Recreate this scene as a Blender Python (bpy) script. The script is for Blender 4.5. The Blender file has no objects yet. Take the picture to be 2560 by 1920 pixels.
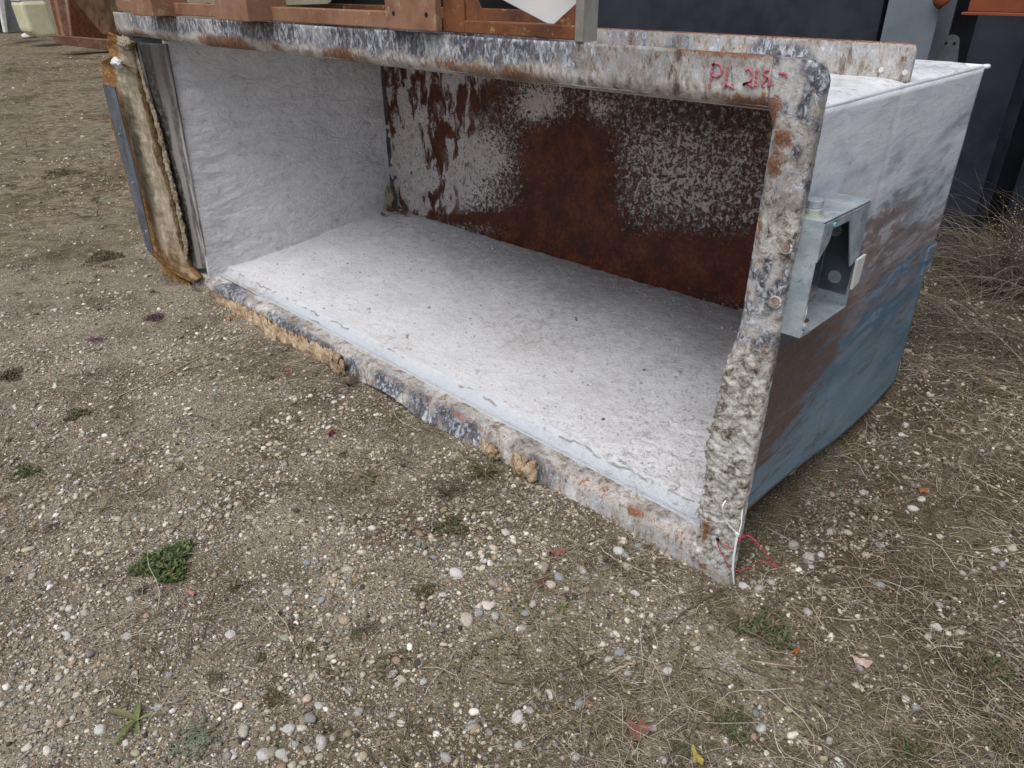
import bpy, math, random
import numpy as np
from mathutils import Matrix, Vector

S = bpy.context.scene
COL = S.collection
# ------------------------------------------------------------------ camera
CX, CY, CZ = 0.6295, -1.5148, 1.5
YAW, PITCH, ROLL, FPX = 0.7743, 0.5053, -0.0016, 1823.56
fwd = np.array([-math.sin(YAW)*math.cos(PITCH), math.cos(YAW)*math.cos(PITCH), -math.sin(PITCH)])
rgt = np.array([math.cos(YAW), math.sin(YAW), 0.0])
upv = np.cross(rgt, fwd)
RV = math.cos(ROLL)*rgt + math.sin(ROLL)*upv
UV = -math.sin(ROLL)*rgt + math.cos(ROLL)*upv
CAM = np.array([CX, CY, CZ])
cd = bpy.data.cameras.new('camera'); cam = bpy.data.objects.new('camera', cd); COL.objects.link(cam)
cam.matrix_world = Matrix(((RV[0], UV[0], -fwd[0], CX), (RV[1], UV[1], -fwd[1], CY), (RV[2], UV[2], -fwd[2], CZ), (0, 0, 0, 1)))
cd.sensor_width = 36.0; cd.lens = FPX/2560*36.0; cd.clip_end = 500; cd.clip_start = 0.02
S.camera = cam
# ------------------------------------------------------------------ sky and light (overcast)
w = bpy.data.worlds.new('World'); S.world = w; w.use_nodes = True
nt = w.node_tree; nt.nodes.clear()
sky = nt.nodes.new('ShaderNodeTexSky'); sky.sky_type = 'NISHITA'; sky.sun_disc = False
SUN_EL, SUN_AZ = math.radians(62), math.radians(168)   # azimuth clockwise from +Y
sky.sun_elevation = SUN_EL; sky.sun_rotation = SUN_AZ
sky.dust_density = 3.0; sky.air_density = 1.0
hs = nt.nodes.new('ShaderNodeHueSaturation'); hs.inputs['Saturation'].default_value = 0.62
bg = nt.nodes.new('ShaderNodeBackground'); bg.inputs['Strength'].default_value = 0.10
wo = nt.nodes.new('ShaderNodeOutputWorld')
nt.links.new(sky.outputs[0], hs.inputs['Color']); nt.links.new(hs.outputs[0], bg.inputs[0]); nt.links.new(bg.outputs[0], wo.inputs[0])
sl = bpy.data.lights.new('sun', 'SUN'); sl.energy = 1.5; sl.angle = math.radians(50); sl.color = (1, .985, .965)
so = bpy.data.objects.new('sun', sl); COL.objects.link(so)
sd = Vector((math.sin(SUN_AZ)*math.cos(SUN_EL), math.cos(SUN_AZ)*math.cos(SUN_EL), math.sin(SUN_EL)))
so.rotation_euler = sd.to_track_quat('Z', 'Y').to_euler()
S.view_settings.view_transform = 'Standard'; S.view_settings.look = 'None'
S.view_settings.exposure = 0.5; S.view_settings.gamma = 1
S.render.engine = 'CYCLES'

rng = np.random.default_rng(7)
random.seed(7)

# ------------------------------------------------------------------ helpers: measured points -> world
def ray(x, y):                 # photo position (2212 px wide reading) -> direction
    x *= 1.1573; y *= 1.1573
    return fwd + RV*(x-1280)/FPX - UV*(y-960)/FPX
def on(x, y, ax, val):
    d = ray(x, y); return CAM + d*(val-CAM[ax])/d[ax]
def sstep(a, b, x):
    t = np.clip((np.asarray(x, float)-a)/(b-a), 0, 1); return t*t*(3-2*t)
# numpy gradient noise
_perm = np.random.default_rng(3).permutation(4096)
_g = np.random.default_rng(4).normal(size=(4096, 3)); _g /= np.linalg.norm(_g, axis=1)[:, None]
def pn(P):
    P = np.asarray(P, float); I = np.floor(P).astype(int); f = P-I; u = f*f*f*(f*(f*6-15)+10)
    r = 0
    for dx in (0, 1):
        for dy in (0, 1):
            for dz in (0, 1):
                h = _perm[(_perm[(_perm[(I[..., 0]+dx) & 4095]+I[..., 1]+dy) & 4095]+I[..., 2]+dz) & 4095]
                g = _g[h]
                d = g[..., 0]*(f[..., 0]-dx)+g[..., 1]*(f[..., 1]-dy)+g[..., 2]*(f[..., 2]-dz)
                r = r + d*(u[..., 0] if dx else 1-u[..., 0])*(u[..., 1] if dy else 1-u[..., 1])*(u[..., 2] if dz else 1-u[..., 2])
    return r
def fbm(P, s=1.0, o=4, g=0.5):
    P = np.asarray(P, float)*s; a = 1; r = 0
    for k in range(o):
        r = r + a*pn(P+17.3*k); P = P*2.03; a *= g
    return r
def gz(x, y):                  # ground height
    x = np.asarray(x, float); y = np.asarray(y, float)
    z = 0.15*sstep(0.5, 1.5, y)*sstep(-2.5, -0.6, x)
    P = np.stack([x, y, 0*x], -1)
    z = z + 0.022*fbm(P, 0.9, 3) + 0.007*fbm(P, 6, 3)
    far = sstep(3, 9, np.hypot(x-CX, y-CY))
    return z + far*0.06*fbm(P, .35, 3)
def ground(x, y):              # photo position -> point on the ground
    p = on(x, y, 2, 0.0)
    for _ in range(4):
        p = on(x, y, 2, float(gz(p[0], p[1])))
    return p

# ------------------------------------------------------------------ helpers: objects
def tag(o, label=None, cat=None, group=None, kind=None):
    if label: o['label'] = label
    if cat: o['category'] = cat
    if group: o['group'] = group
    if kind: o['kind'] = kind
    return o
def empty(name, loc, label, cat, group=None):
    o = bpy.data.objects.new(name, None); COL.objects.link(o); o.location = [float(v) for v in loc]
    o.empty_display_size = .05
    return tag(o, label, cat, group)
def link(name, me, mat, parent=None, smooth=True):
    o = bpy.data.objects.new(name, me); COL.objects.link(o)
    if mat: me.materials.append(mat)
    if smooth and len(me.polygons): me.polygons.foreach_set('use_smooth', np.ones(len(me.polygons), bool))
    if parent is not None:
        o.parent = parent
        r = parent; t = Vector((0, 0, 0))
        while r is not None:
            t = t + r.location; r = r.parent if (r.parent is not None and r.type == 'EMPTY') else None
        if parent.type == 'EMPTY': o.matrix_parent_inverse = Matrix.Translation(-t)
        elif parent.parent is not None and parent.parent.type == 'EMPTY':
            pass
    return o
def mesh(name, V, F):
    V = np.asarray(V, np.float32).reshape(-1, 3); me = bpy.data.meshes.new(name)
    if isinstance(F, np.ndarray):
        k = F.shape[1]; n = len(F); me.vertices.add(len(V)); me.vertices.foreach_set('co', V.ravel())
        me.loops.add(n*k); me.loops.foreach_set('vertex_index', F.astype(np.int32).ravel())
        me.polygons.add(n); me.polygons.foreach_set('loop_start', np.arange(n, dtype=np.int32)*k)
        me.polygons.foreach_set('loop_total', np.full(n, k, np.int32)); me.update(calc_edges=True)
    else:
        me.from_pydata(V.tolist(), [], [tuple(int(i) for i in f) for f in F]); me.update()
    me.validate(); return me
def setcol(me, C, name='mask'):
    C = np.asarray(C, np.float32)
    if C.shape[1] == 3: C = np.concatenate([C, np.ones((len(C), 1), np.float32)], 1)
    a = me.color_attributes.new(name, 'FLOAT_COLOR', 'POINT'); a.data.foreach_set('color', C.ravel())
def gridfaces(n, m, closed=False):
    i = np.arange(n-1)[:, None]; j = np.arange(m if closed else m-1)[None, :]; jn = (j+1) % m
    return np.stack([i*m+j, (i+1)*m+j, (i+1)*m+jn, i*m+jn], -1).reshape(-1, 4)
def bevel(o, wd=.004, seg=2):
    b = o.modifiers.new('bevel', 'BEVEL'); b.width = wd; b.segments = seg; b.limit_method = 'ANGLE'; b.angle_limit = .7; return o
def solidify(o, t, off=-1):
    s = o.modifiers.new('thick', 'SOLIDIFY'); s.thickness = t; s.offset = off; return o
def box(a, b):
    x0, y0, z0 = a; x1, y1, z1 = b
    V = [(x0,y0,z0),(x1,y0,z0),(x1,y1,z0),(x0,y1,z0),(x0,y0,z1),(x1,y0,z1),(x1,y1,z1),(x0,y1,z1)]
    F = [(3,2,1,0),(4,5,6,7),(0,1,5,4),(1,2,6,5),(2,3,7,6),(3,0,4,7)]
    return V, F
def boxes(name, L, mat, parent=None, bv=.003):
    V = []; F = []
    for a, b in L:
        v, f = box(a, b); n = len(V); V += v; F += [tuple(i+n for i in q) for q in f]
    o = link(name, mesh(name, V, F), mat, parent, smooth=False)
    if bv: bevel(o, bv)
    return o
def prism(name, poly, vec, mat, parent=None, bv=0.0):
    """polygon (list of 3-D points) pushed along vec"""
    n = len(poly); P = [np.array(p, float) for p in poly]; v = np.array(vec, float)
    V = P + [p+v for p in P]
    F = [tuple(range(n-1, -1, -1)), tuple(range(n, 2*n))] + [(i, (i+1) % n, n+(i+1) % n, n+i) for i in range(n)]
    o = link(name, mesh(name, V, F), mat, parent, smooth=False)
    m = bpy.data.meshes  # keep
    if bv: bevel(o, bv)
    return o
def tube_vf(path, rad, sides=6):
    P = np.asarray(path, float); n = len(P); T = np.gradient(P, axis=0); T /= np.linalg.norm(T, axis=1)[:, None]+1e-9
    a = np.cross(T, (0.13, .21, .97)); a /= np.linalg.norm(a, axis=1)[:, None]+1e-9; b = np.cross(T, a)
    th = np.arange(sides)/sides*2*np.pi; rad = np.broadcast_to(rad, (n,))
    V = P[:, None]+rad[:, None, None]*(np.cos(th)[None, :, None]*a[:, None]+np.sin(th)[None, :, None]*b[:, None])
    F = gridfaces(n, sides, True)
    F = [tuple(f) for f in F]+[tuple(range(sides))]+[tuple(range(n*sides-1, (n-1)*sides-1, -1))]
    return V.reshape(-1, 3), F
def tube(name, path, rad, mat, parent=None, sides=8):
    V, F = tube_vf(path, rad, sides); return link(name, mesh(name, V, F), mat, parent)
def smoothpath(pts, n=40):
    P = np.asarray(pts, float); Q = np.concatenate([[2*P[0]-P[1]], P, [2*P[-1]-P[-2]]]); out = []
    for t in np.linspace(0, len(P)-1-1e-6, n):
        i = int(t); u = t-i; a, b, c, d = Q[i:i+4]
        out.append(.5*((2*b)+(-a+c)*u+(2*a-5*b+4*c-d)*u*u+(-a+3*b-3*c+d)*u**3))
    return np.array(out)
def cyl(c, axis, r, h, n=20):
    ax = np.array(axis, float); ax /= np.linalg.norm(ax); a = np.cross(ax, (.3, .5, .81)); a /= np.linalg.norm(a); b = np.cross(ax, a)
    th = np.arange(n)/n*2*np.pi; ring = r*(np.cos(th)[:, None]*a+np.sin(th)[:, None]*b)
    V = np.concatenate([np.array(c)+ring, np.array(c)+ring+ax*h])
    F = [tuple(range(n-1, -1, -1)), tuple(range(n, 2*n))]+[(i, (i+1) % n, n+(i+1) % n, n+i) for i in range(n)]
    return V, F
def obj_cyl(name, c, axis, r, h, mat, parent, n=20, bv=.001):
    V, F = cyl(c, axis, r, h, n); o = link(name, mesh(name, V, F), mat, parent, smooth=False)
    if bv: bevel(o, bv)
    return o
def reparent_sub(sub, part):   # make sub a sub-part of part (all meshes are in the thing's frame)
    sub.parent = part; sub.matrix_parent_inverse = Matrix.Identity(4); return sub

# ------------------------------------------------------------------ helpers: materials
class Mat:
    def __init__(s, name, rough=.8, metal=0.0, spec=.3):
        s.m = bpy.data.materials.new(name); s.m.use_nodes = True; s.t = s.m.node_tree; s.t.nodes.clear()
        s.b = s.t.nodes.new('ShaderNodeBsdfPrincipled'); s.o = s.t.nodes.new('ShaderNodeOutputMaterial')
        s.t.links.new(s.b.outputs[0], s.o.inputs[0])
        s.b.inputs['Roughness'].default_value = rough; s.b.inputs['Metallic'].default_value = metal
        s.b.inputs['Specular IOR Level'].default_value = spec
        s.pos = s.t.nodes.new('ShaderNodeNewGeometry').outputs['Position']
    def put(s, sock, v):
        if isinstance(v, bpy.types.NodeSocket): s.t.links.new(v, sock)
        elif v is not None:
            if isinstance(v, (tuple, list)) and len(v) == 3 and sock.type == 'RGBA': v = (*v, 1)
            sock.default_value = v
    def obj(s):
        s.pos = s.t.nodes.new('ShaderNodeTexCoord').outputs['Object']; return s
    def vec(s, sc=(1, 1, 1), rot=(0, 0, 0), loc=(0, 0, 0)):
        n = s.t.nodes.new('ShaderNodeMapping'); s.put(n.inputs['Vector'], s.pos)
        n.inputs['Scale'].default_value = sc; n.inputs['Rotation'].default_value = rot; n.inputs['Location'].default_value = loc
        return n.outputs[0]
    def noise(s, sc, det=4, rough=.55, dist=0.0, v=None):
        n = s.t.nodes.new('ShaderNodeTexNoise'); s.put(n.inputs['Vector'], v or s.pos)
        n.inputs['Scale'].default_value = sc; n.inputs['Detail'].default_value = det
        n.inputs['Roughness'].default_value = rough; n.inputs['Distortion'].default_value = dist
        return n.outputs[0]
    def vor(s, sc, out='Distance', feat='F1', v=None, rnd=1.0):
        n = s.t.nodes.new('ShaderNodeTexVoronoi'); n.feature = feat; s.put(n.inputs['Vector'], v or s.pos)
        n.inputs['Scale'].default_value = sc; n.inputs['Randomness'].default_value = rnd
        return n.outputs[out]
    def ramp(s, f, a, b, c0=0.0, c1=1.0):      # smooth remap
        n = s.t.nodes.new('ShaderNodeMapRange'); n.interpolation_type = 'SMOOTHSTEP'; n.clamp = True
        s.put(n.inputs['Value'], f); n.inputs['From Min'].default_value = a; n.inputs['From Max'].default_value = b
        n.inputs['To Min'].default_value = c0; n.inputs['To Max'].default_value = c1
        return n.outputs[0]
    def mix(s, f, a, b, mode='MIX'):
        n = s.t.nodes.new('ShaderNodeMix'); n.data_type = 'RGBA'; n.blend_type = mode
        s.put(n.inputs[0], f); s.put(n.inputs[6], a); s.put(n.inputs[7], b); return n.outputs[2]
    def math(s, op, a, b=None):
        n = s.t.nodes.new('ShaderNodeMath'); n.operation = op; s.put(n.inputs[0], a)
        if b is not None: s.put(n.inputs[1], b)
        return n.outputs[0]
    def sep(s, v):
        n = s.t.nodes.new('ShaderNodeSeparateXYZ'); s.put(n.inputs[0], v); return n.outputs
    def attr(s, name='mask'):
        n = s.t.nodes.new('ShaderNodeVertexColor'); n.layer_name = name
        q = s.t.nodes.new('ShaderNodeSeparateColor'); s.t.links.new(n.outputs[0], q.inputs[0])
        return q.outputs[0], q.outputs[1], q.outputs[2], n.outputs[1], n.outputs[0]
    def rnd(s):
        return s.t.nodes.new('ShaderNodeObjectInfo').outputs['Random']
    def crgb(s, f, stops):
        n = s.t.nodes.new('ShaderNodeValToRGB'); s.put(n.inputs[0], f); e = n.color_ramp.elements
        while len(e) < len(stops): e.new(.5)
        for k, (p, c) in enumerate(stops): e[k].position = p; e[k].color = (*c, 1)
        return n.outputs[0]
    def color(s, c): s.put(s.b.inputs['Base Color'], c); return s
    def roughness(s, c): s.put(s.b.inputs['Roughness'], c); return s
    def bump(s, h, dist=.002, st=1.0):
        n = s.t.nodes.new('ShaderNodeBump'); s.put(n.inputs['Height'], h); n.inputs['Distance'].default_value = dist
        n.inputs['Strength'].default_value = st; s.t.links.new(n.outputs[0], s.b.inputs['Normal']); return s

# ground: sandy soil, fine grit, moss
def mat_ground():
    M = Mat('ground_soil', .95, spec=.15)
    P = M.noise(.8, 6, .6); P2 = M.math('ADD', M.math('MULTIPLY', M.noise(3.5, 7, .68), .6), M.math('MULTIPLY', M.noise(1.1, 5, .6), .4)); P3 = M.noise(30, 5, .7)
    soil = M.mix(M.ramp(P2, .40, .58), (.105, .077, .044), (.33, .275, .20))
    soil = M.mix(M.ramp(P3, .3, .7), M.mix(.5, soil, (.075, .058, .04)), soil)
    c1 = M.vor(170, 'Color'); d1 = M.vor(170); q = M.t.nodes.new('ShaderNodeSeparateColor'); M.t.links.new(c1, q.inputs[0])
    g1 = M.crgb(q.outputs[0], [(0, (.09, .075, .052)), (.3, (.25, .21, .145)), (.6, (.42, .375, .285)), (.85, (.57, .53, .45)), (1, (.74, .72, .66))])
    c2 = M.vor(75, 'Color'); d2 = M.vor(75); q2 = M.t.nodes.new('ShaderNodeSeparateColor'); M.t.links.new(c2, q2.inputs[0])
    g2 = M.crgb(q2.outputs[1], [(0, (.12, .12, .12)), (.4, (.3, .27, .21)), (.8, (.48, .45, .39)), (1, (.66, .64, .6))])
    gm = M.math('ADD', M.ramp(P2, .32, .62), M.ramp(P, .4, .6, 0, .35))
    gm1 = M.math('MULTIPLY', M.ramp(M.math('ADD', q.outputs[1], gm), .6, .75), M.ramp(d1, .5, .35))
    gm2 = M.math('MULTIPLY', M.ramp(M.math('ADD', q2.outputs[0], gm), .98, 1.08), M.ramp(d2, .42, .3))
    c = M.mix(gm1, soil, g1); c = M.mix(gm2, c, g2)
    R, G, B, A, _ = M.attr()
    mossn = M.math('ADD', M.noise(7, 7, .7), M.math('MULTIPLY', G, .42))
    moss = M.mix(M.ramp(M.noise(60, 4), .3, .7), (.05, .045, .014), (.125, .108, .036))
    c = M.mix(M.math('MULTIPLY', M.ramp(mossn, .64, .84), .72), c, moss)
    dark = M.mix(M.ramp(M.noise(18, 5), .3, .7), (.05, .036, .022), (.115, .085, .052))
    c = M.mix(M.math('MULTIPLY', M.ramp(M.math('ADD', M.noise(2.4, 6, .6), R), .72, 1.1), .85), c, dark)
    # far turf / dead grass
    turf = M.crgb(M.noise(9, 6, .75), [(.30, (.045, .037, .024)), (.42, (.12, .09, .06)), (.5, (.20, .155, .105)), (.58, (.30, .25, .18)), (.66, (.12, .12, .045)), (.8, (.07, .08, .025))])
    c = M.mix(M.math('MULTIPLY', B, M.ramp(M.noise(1.7, 5, .6), .32, .52)), c, turf)
    gt = M.crgb(M.noise(.55, 7, .68, .6), [(.36, (.42, .36, .26)), (.47, (1.0, .96, .88)), (.55, (1, 1, 1)), (.64, (.62, .66, .40))]); c = M.mix(M.math('MULTIPLY', B, .85), c, M.mix(1.0, c, gt, 'MULTIPLY'))
    M.color(c)
    h = M.math('ADD', M.math('MULTIPLY', M.math('MULTIPLY', gm1, M.ramp(d1, .5, 0)), .5), M.math('MULTIPLY', gm2, M.ramp(d2, .45, 0)))
    h = M.math('ADD', h, M.math('MULTIPLY', P3, .7))
    return M.bump(h, .009).m

def mat_vcol(name, rough=.8, amt=.35, sc=120, spec=.25, trans=0):
    M = Mat(name, rough, spec=spec); *_, col = M.attr('Col')
    c = M.mix(M.ramp(M.noise(sc, 3), .3, .7), M.mix(amt, col, (.03, .025, .02)), col)
    M.color(c); M.bump(M.noise(sc*2, 3), .0008); return M.m

# weathered steel / resin edge: R rust, G dark mottling, B crust
def mat_flange(name, streak=(1, 1, .45)):
    M = Mat(name, .62, spec=.4); R, G, B, A, _ = M.attr()
    v = M.vec(streak)
    n1 = M.noise(70, 7, .74, .7, v); n2 = M.noise(20, 7, .72, .5, v); n3 = M.noise(170, 4, .75, 0, v); n4 = M.noise(7, 5, .6)
    sub = lambda a: M.math('SUBTRACT', a, .5)
    mul = lambda a, k: M.math('MULTIPLY', a, k)
    add = lambda a, b: M.math('ADD', a, b)
    nb = add(n2, mul(sub(n1), .7))
    beige = M.crgb(nb, [(.30, (.10, .075, .06)), (.40, (.30, .255, .215)), (.48, (.46, .42, .375)), (.57, (.60, .58, .56)), (.70, (.76, .76, .77))])
    mott = M.crgb(add(n1, mul(sub(n2), .5)), [(.30, (.022, .018, .022)), (.43, (.060, .055, .066)), (.50, (.155, .165, .19)), (.56, (.38, .395, .43)), (.66, (.70, .72, .75))])
    mott = M.mix(M.ramp(n4, .55, .72), mott, M.mix(.7, mott, (.05, .038, .038)))
    c = M.mix(M.ramp(add(G, add(mul(sub(n2), 1.5), mul(sub(n1), 1.3))), .40, .60), beige, mott)
    nc = M.noise(34, 7, .78, .6)
    crust = M.crgb(nc, [(.34, (.03, .022, .018)), (.41, (.17, .13, .095)), (.47, (.42, .385, .33)), (.56, (.66, .645, .60)), (.70, (.80, .80, .77))])
    c = M.mix(M.ramp(add(B, mul(sub(n2), 1.2)), .35, .55), c, crust)
    big_ = M.noise(3.2, 5, .65, .5); c = M.mix(M.ramp(big_, .50, .62, 0, .55), c, M.mix(1.0, c, (.45, .44, .44), 'MULTIPLY')); c = M.mix(M.ramp(big_, .46, .36, 0, .45), c, M.mix(.6, c, (.80, .80, .80)))
    rust = M.crgb(n1, [(.28, (.035, .014, .008)), (.46, (.13, .042, .014)), (.58, (.29, .11, .035)), (.8, (.48, .25, .11))])
    rm = M.ramp(add(R, add(mul(sub(n2), 1.5), mul(sub(n1), 1.9))), .45, .68)
    c = M.mix(mul(rm, .92), c, rust)
    c = M.mix(mul(M.ramp(n3, .60, .68), .55), c, (.70, .69, .67))
    c = M.mix(mul(M.ramp(n3, .40, .33), .5), c, (.045, .032, .026))
    pit = M.ramp(M.noise(42, 5, .75, .4), .37, .31); c = M.mix(mul(pit, .85), c, (.035, .022, .018))
    c = M.mix(1.0, c, c)
    M.color(c); M.roughness(M.ramp(n1, .3, .7, .45, .8))
    return M.bump(M.math('ADD', n1, M.math('MULTIPLY', n2, 1.5)), .006).m

def mat_backwall():
    M = Mat('peeling_paint_on_rust', .6, spec=.3); R, G, B, A, _ = M.attr()
    vs = M.vec((1, 1, .55), (0, .35, 0))
    nf = M.noise(14, 7, .62, .5, vs); ns = M.noise(85, 5, .75, .4); nm = M.noise(40, 5, .7)
    rust = M.crgb(M.noise(9, 7, .65), [(.3, (.038, .010, .006)), (.48, (.105, .023, .009)), (.60, (.160, .040, .014)), (.8, (.23, .085, .025))])
    rust = M.mix(M.ramp(M.math('ADD', B, M.math('SUBTRACT', nf, .5)), .4, .65), rust, M.crgb(nm, [(.3, (.02, .018, .017)), (.6, (.07, .055, .05)), (.8, (.14, .13, .125))]))
    paint = M.mix(M.ramp(nm, .4, .7), (.54, .49, .475), (.33, .29, .28))
    rust = M.mix(M.ramp(M.noise(55, 6, .75), .62, .40, 0, .6), rust, (.018, .010, .009)); rust = M.mix(M.ramp(M.noise(30, 7, .8), .63, .70, 0, .7), rust, (.20, .10, .04))
    big = M.ramp(M.math('ADD', M.math('MULTIPLY', M.math('SUBTRACT', nf, .5), 2.0), R), .50, .54)
    fine = M.ramp(M.math('ADD', M.math('ADD', M.math('MULTIPLY', M.math('SUBTRACT', ns, .5), 2.1), M.math('MULTIPLY', M.math('SUBTRACT', nf, .5), .8)), R), .5, .60)
    big2 = M.ramp(M.math('ADD', M.math('MULTIPLY', M.math('SUBTRACT', nf, .5), 2.0), M.math('ADD', R, M.math('MULTIPLY', M.math('SUBTRACT', nm, .5), .35))), .40, .46)
    mid = M.noise(38, 7, .78, .5); fine2 = M.ramp(M.math('ADD', M.math('MULTIPLY', M.math('SUBTRACT', mid, .5), 1.9), R), .36, .52)
    fine = M.ramp(M.math('ADD', M.math('ADD', M.math('MULTIPLY', M.math('SUBTRACT', ns, .5), 1.5), M.math('MULTIPLY', M.math('SUBTRACT', mid, .5), 1.7)), R), .46, .60)
    big = M.math('MULTIPLY', big, M.ramp(M.noise(70, 5, .75), .34, .42))
    msk = M.mix(G, big, fine)
    under = M.crgb(ns, [(.35, (.06, .045, .04)), (.5, (.15, .115, .10)), (.65, (.28, .235, .22))])
    c = M.mix(M.math('MULTIPLY', M.mix(G, big2, fine2), .85), rust, under)
    c = M.mix(msk, c, paint)
    M.color(c); return M.bump(M.math('ADD', msk, M.math('MULTIPLY', ns, .4)), .003).m

def mat_lining(name, floor=True):
    M = Mat(name, .8, spec=.2); R, G, B, A, _ = M.attr()
    n1 = M.noise(5, 7, .65, .3); n2 = M.noise(28, 6, .72); n3 = M.noise(110, 4, .75)
    base = M.mix(M.ramp(n1, .35, .7), (.80, .805, .83), (.71, .71, .73))
    if floor: base = M.mix(M.ramp(M.math('ADD', M.sep(M.pos)[1], M.math('MULTIPLY', M.math('SUBTRACT', n1, .5), .05)), .150, .105), base, (.56, .595, .64))
    base = M.mix(M.math('MULTIPLY', M.ramp(n2, .5, .72), .45), base, (.46, .44, .43))
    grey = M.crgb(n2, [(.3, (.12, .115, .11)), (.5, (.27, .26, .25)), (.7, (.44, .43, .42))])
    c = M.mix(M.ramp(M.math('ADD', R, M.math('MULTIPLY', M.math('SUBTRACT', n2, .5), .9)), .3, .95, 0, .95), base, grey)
    c = M.mix(M.math('MULTIPLY', G, M.ramp(n2, .35, .65)), c, (.30, .20, .11))
    sp = M.ramp(n3, .33, .28); c = M.mix(M.math('MULTIPLY', sp, .4), c, (.10, .08, .065))
    if floor:
        q = M.ramp(M.noise(34, 7, .8, .8), .47, .40)
        c = M.mix(M.math('MULTIPLY', M.math('MULTIPLY', q, B), .75), c, (.33, .32, .30))
        st = M.noise(75, 3, .6, 0, M.vec((.35, 1.6, 1), (0, 0, .3))); c = M.mix(M.math('MULTIPLY', M.ramp(st, .27, .23), .6), c, (.22, .17, .13))
        h = M.math('ADD', n2, M.math('MULTIPLY', n3, .8)); d = .008
    else:
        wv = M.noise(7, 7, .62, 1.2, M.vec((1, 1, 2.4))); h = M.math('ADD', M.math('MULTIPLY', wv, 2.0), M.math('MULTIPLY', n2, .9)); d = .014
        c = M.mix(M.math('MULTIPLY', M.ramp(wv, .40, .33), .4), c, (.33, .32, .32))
    M.color(c); return M.bump(h, d).m

def mat_sidepaint():
    M = Mat('weathered_glare_panel', .38, spec=.5); R, G, B, A, _ = M.attr()
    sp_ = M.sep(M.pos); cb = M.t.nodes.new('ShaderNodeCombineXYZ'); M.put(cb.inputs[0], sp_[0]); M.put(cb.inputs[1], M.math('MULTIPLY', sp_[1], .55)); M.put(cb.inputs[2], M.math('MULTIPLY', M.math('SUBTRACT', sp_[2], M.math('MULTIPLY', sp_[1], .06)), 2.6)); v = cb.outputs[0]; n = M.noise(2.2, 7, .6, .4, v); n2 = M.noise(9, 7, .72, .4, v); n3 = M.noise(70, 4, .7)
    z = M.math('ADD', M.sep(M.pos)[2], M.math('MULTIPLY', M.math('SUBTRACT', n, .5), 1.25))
    c = M.crgb(M.ramp(z, .15, 1.35), [(.0, (.17, .25, .31)), (.16, (.095, .165, .23)), (.34, (.065, .165, .27)), (.44, (.15, .17, .21)), (.56, (.24, .185, .175)), (.72, (.31, .345, .39)), (.84, (.56, .59, .63)), (.93, (.80, .81, .83))])  # stain colours by height; the white top end is sky glare painted in
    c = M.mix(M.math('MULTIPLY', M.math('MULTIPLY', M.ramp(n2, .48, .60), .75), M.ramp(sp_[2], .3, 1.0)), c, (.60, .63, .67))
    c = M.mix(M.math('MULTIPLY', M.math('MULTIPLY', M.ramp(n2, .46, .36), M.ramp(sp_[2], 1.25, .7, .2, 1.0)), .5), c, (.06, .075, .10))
    rust = M.crgb(n3, [(.3, (.06, .028, .018)), (.7, (.20, .085, .042))])
    c = M.mix(M.math('MULTIPLY', M.ramp(M.math('ADD', R, M.math('MULTIPLY', M.math('SUBTRACT', n2, .5), 1.6)), .45, .7), .8), c, rust)
    c = M.mix(M.math('MULTIPLY', M.ramp(n3, .60, .7), .35), c, (.03, .035, .04))
    M.color(c); M.roughness(M.ramp(n2, .3, .7, .25, .55)); return M.bump(M.math('ADD', n2, M.math('MULTIPLY', n3, .3)), .0025).m

def mat_noise(name, c0, c1, sc=12, rough=.5, metal=0, bump=.001, spec=.4, streak=(1, 1, 1), third=None, det=6):
    M = Mat(name, rough, metal, spec); v = M.vec(streak); n = M.noise(sc, det, .65, .3, v)
    c = M.mix(M.ramp(n, .32, .68), c0, c1)
    if third: c = M.mix(M.ramp(M.noise(sc*2.7, 6, .75, 0, v), .56, .66), c, third)
    M.color(c); M.roughness(M.ramp(n, .3, .7, max(rough-.12, .05), min(rough+.15, 1)))
    return M.bump(M.noise(sc*6, 4, .7), bump).m

MG = mat_ground()
MF = mat_flange('weathered_flange')
MF2 = mat_flange('weathered_flange_upright', (1, 1, .8))
MBW = mat_backwall()
MFL = mat_lining('white_floor_lining', True)
MWL = mat_lining('white_wall_lining', False)
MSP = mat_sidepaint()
MTOP = mat_noise('glossy_white_top', (.70, .72, .75), (.85, .86, .87), 6, .22, 0, .0015, .5, (1, 1, 1), (.42, .42, .44))
MRT = mat_noise('rusty_tube', (.20, .088, .05), (.30, .165, .105), 7, .7, 0, .0015, .3, (1, 1, 1), (.36, .27, .17))
MRD = mat_noise('dark_rust', (.10, .035, .018), (.20, .075, .03), 9, .75, 0, .0015, .3, (1, 1, 1), (.30, .22, .10))
MGAL = mat_noise('galvanised_grey', (.26, .315, .345), (.40, .45, .47), 18, .42, .15, .0012, .5, (1, 1, 1), (.20, .22, .22))
MSL = mat_noise('slate_paint', (.020, .024, .034), (.030, .035, .048), 5, .5, 0, .0008, .4)
MLG = mat_noise('light_grey_paint', (.13, .155, .185), (.165, .19, .22), 5, .5, 0, .0008, .4)
MBLK = mat_noise('black_sheet', (.006, .006, .007), (.012, .012, .013), 4, .6, 0, .0005, .3)
MSTRIP = mat_noise('grey_strip', (.075, .085, .105), (.15, .165, .19), 16, .5, .2, .001, .4, (1, 1, .5), (.22, .23, .24))
MCREAM = mat_noise('cream_plastic', (.60, .58, .36), (.70, .67, .46), 3, .4, 0, .0005)
MWHITE = mat_noise('white_sheet', (.62, .61, .60), (.74, .73, .72), 3, .45, 0, .0006, .4, (1, 1, 1), (.55, .47, .38))
MORG = mat_noise('red_oxide_beam', (.16, .035, .014), (.24, .065, .025), 6, .65, 0, .001)
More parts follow.
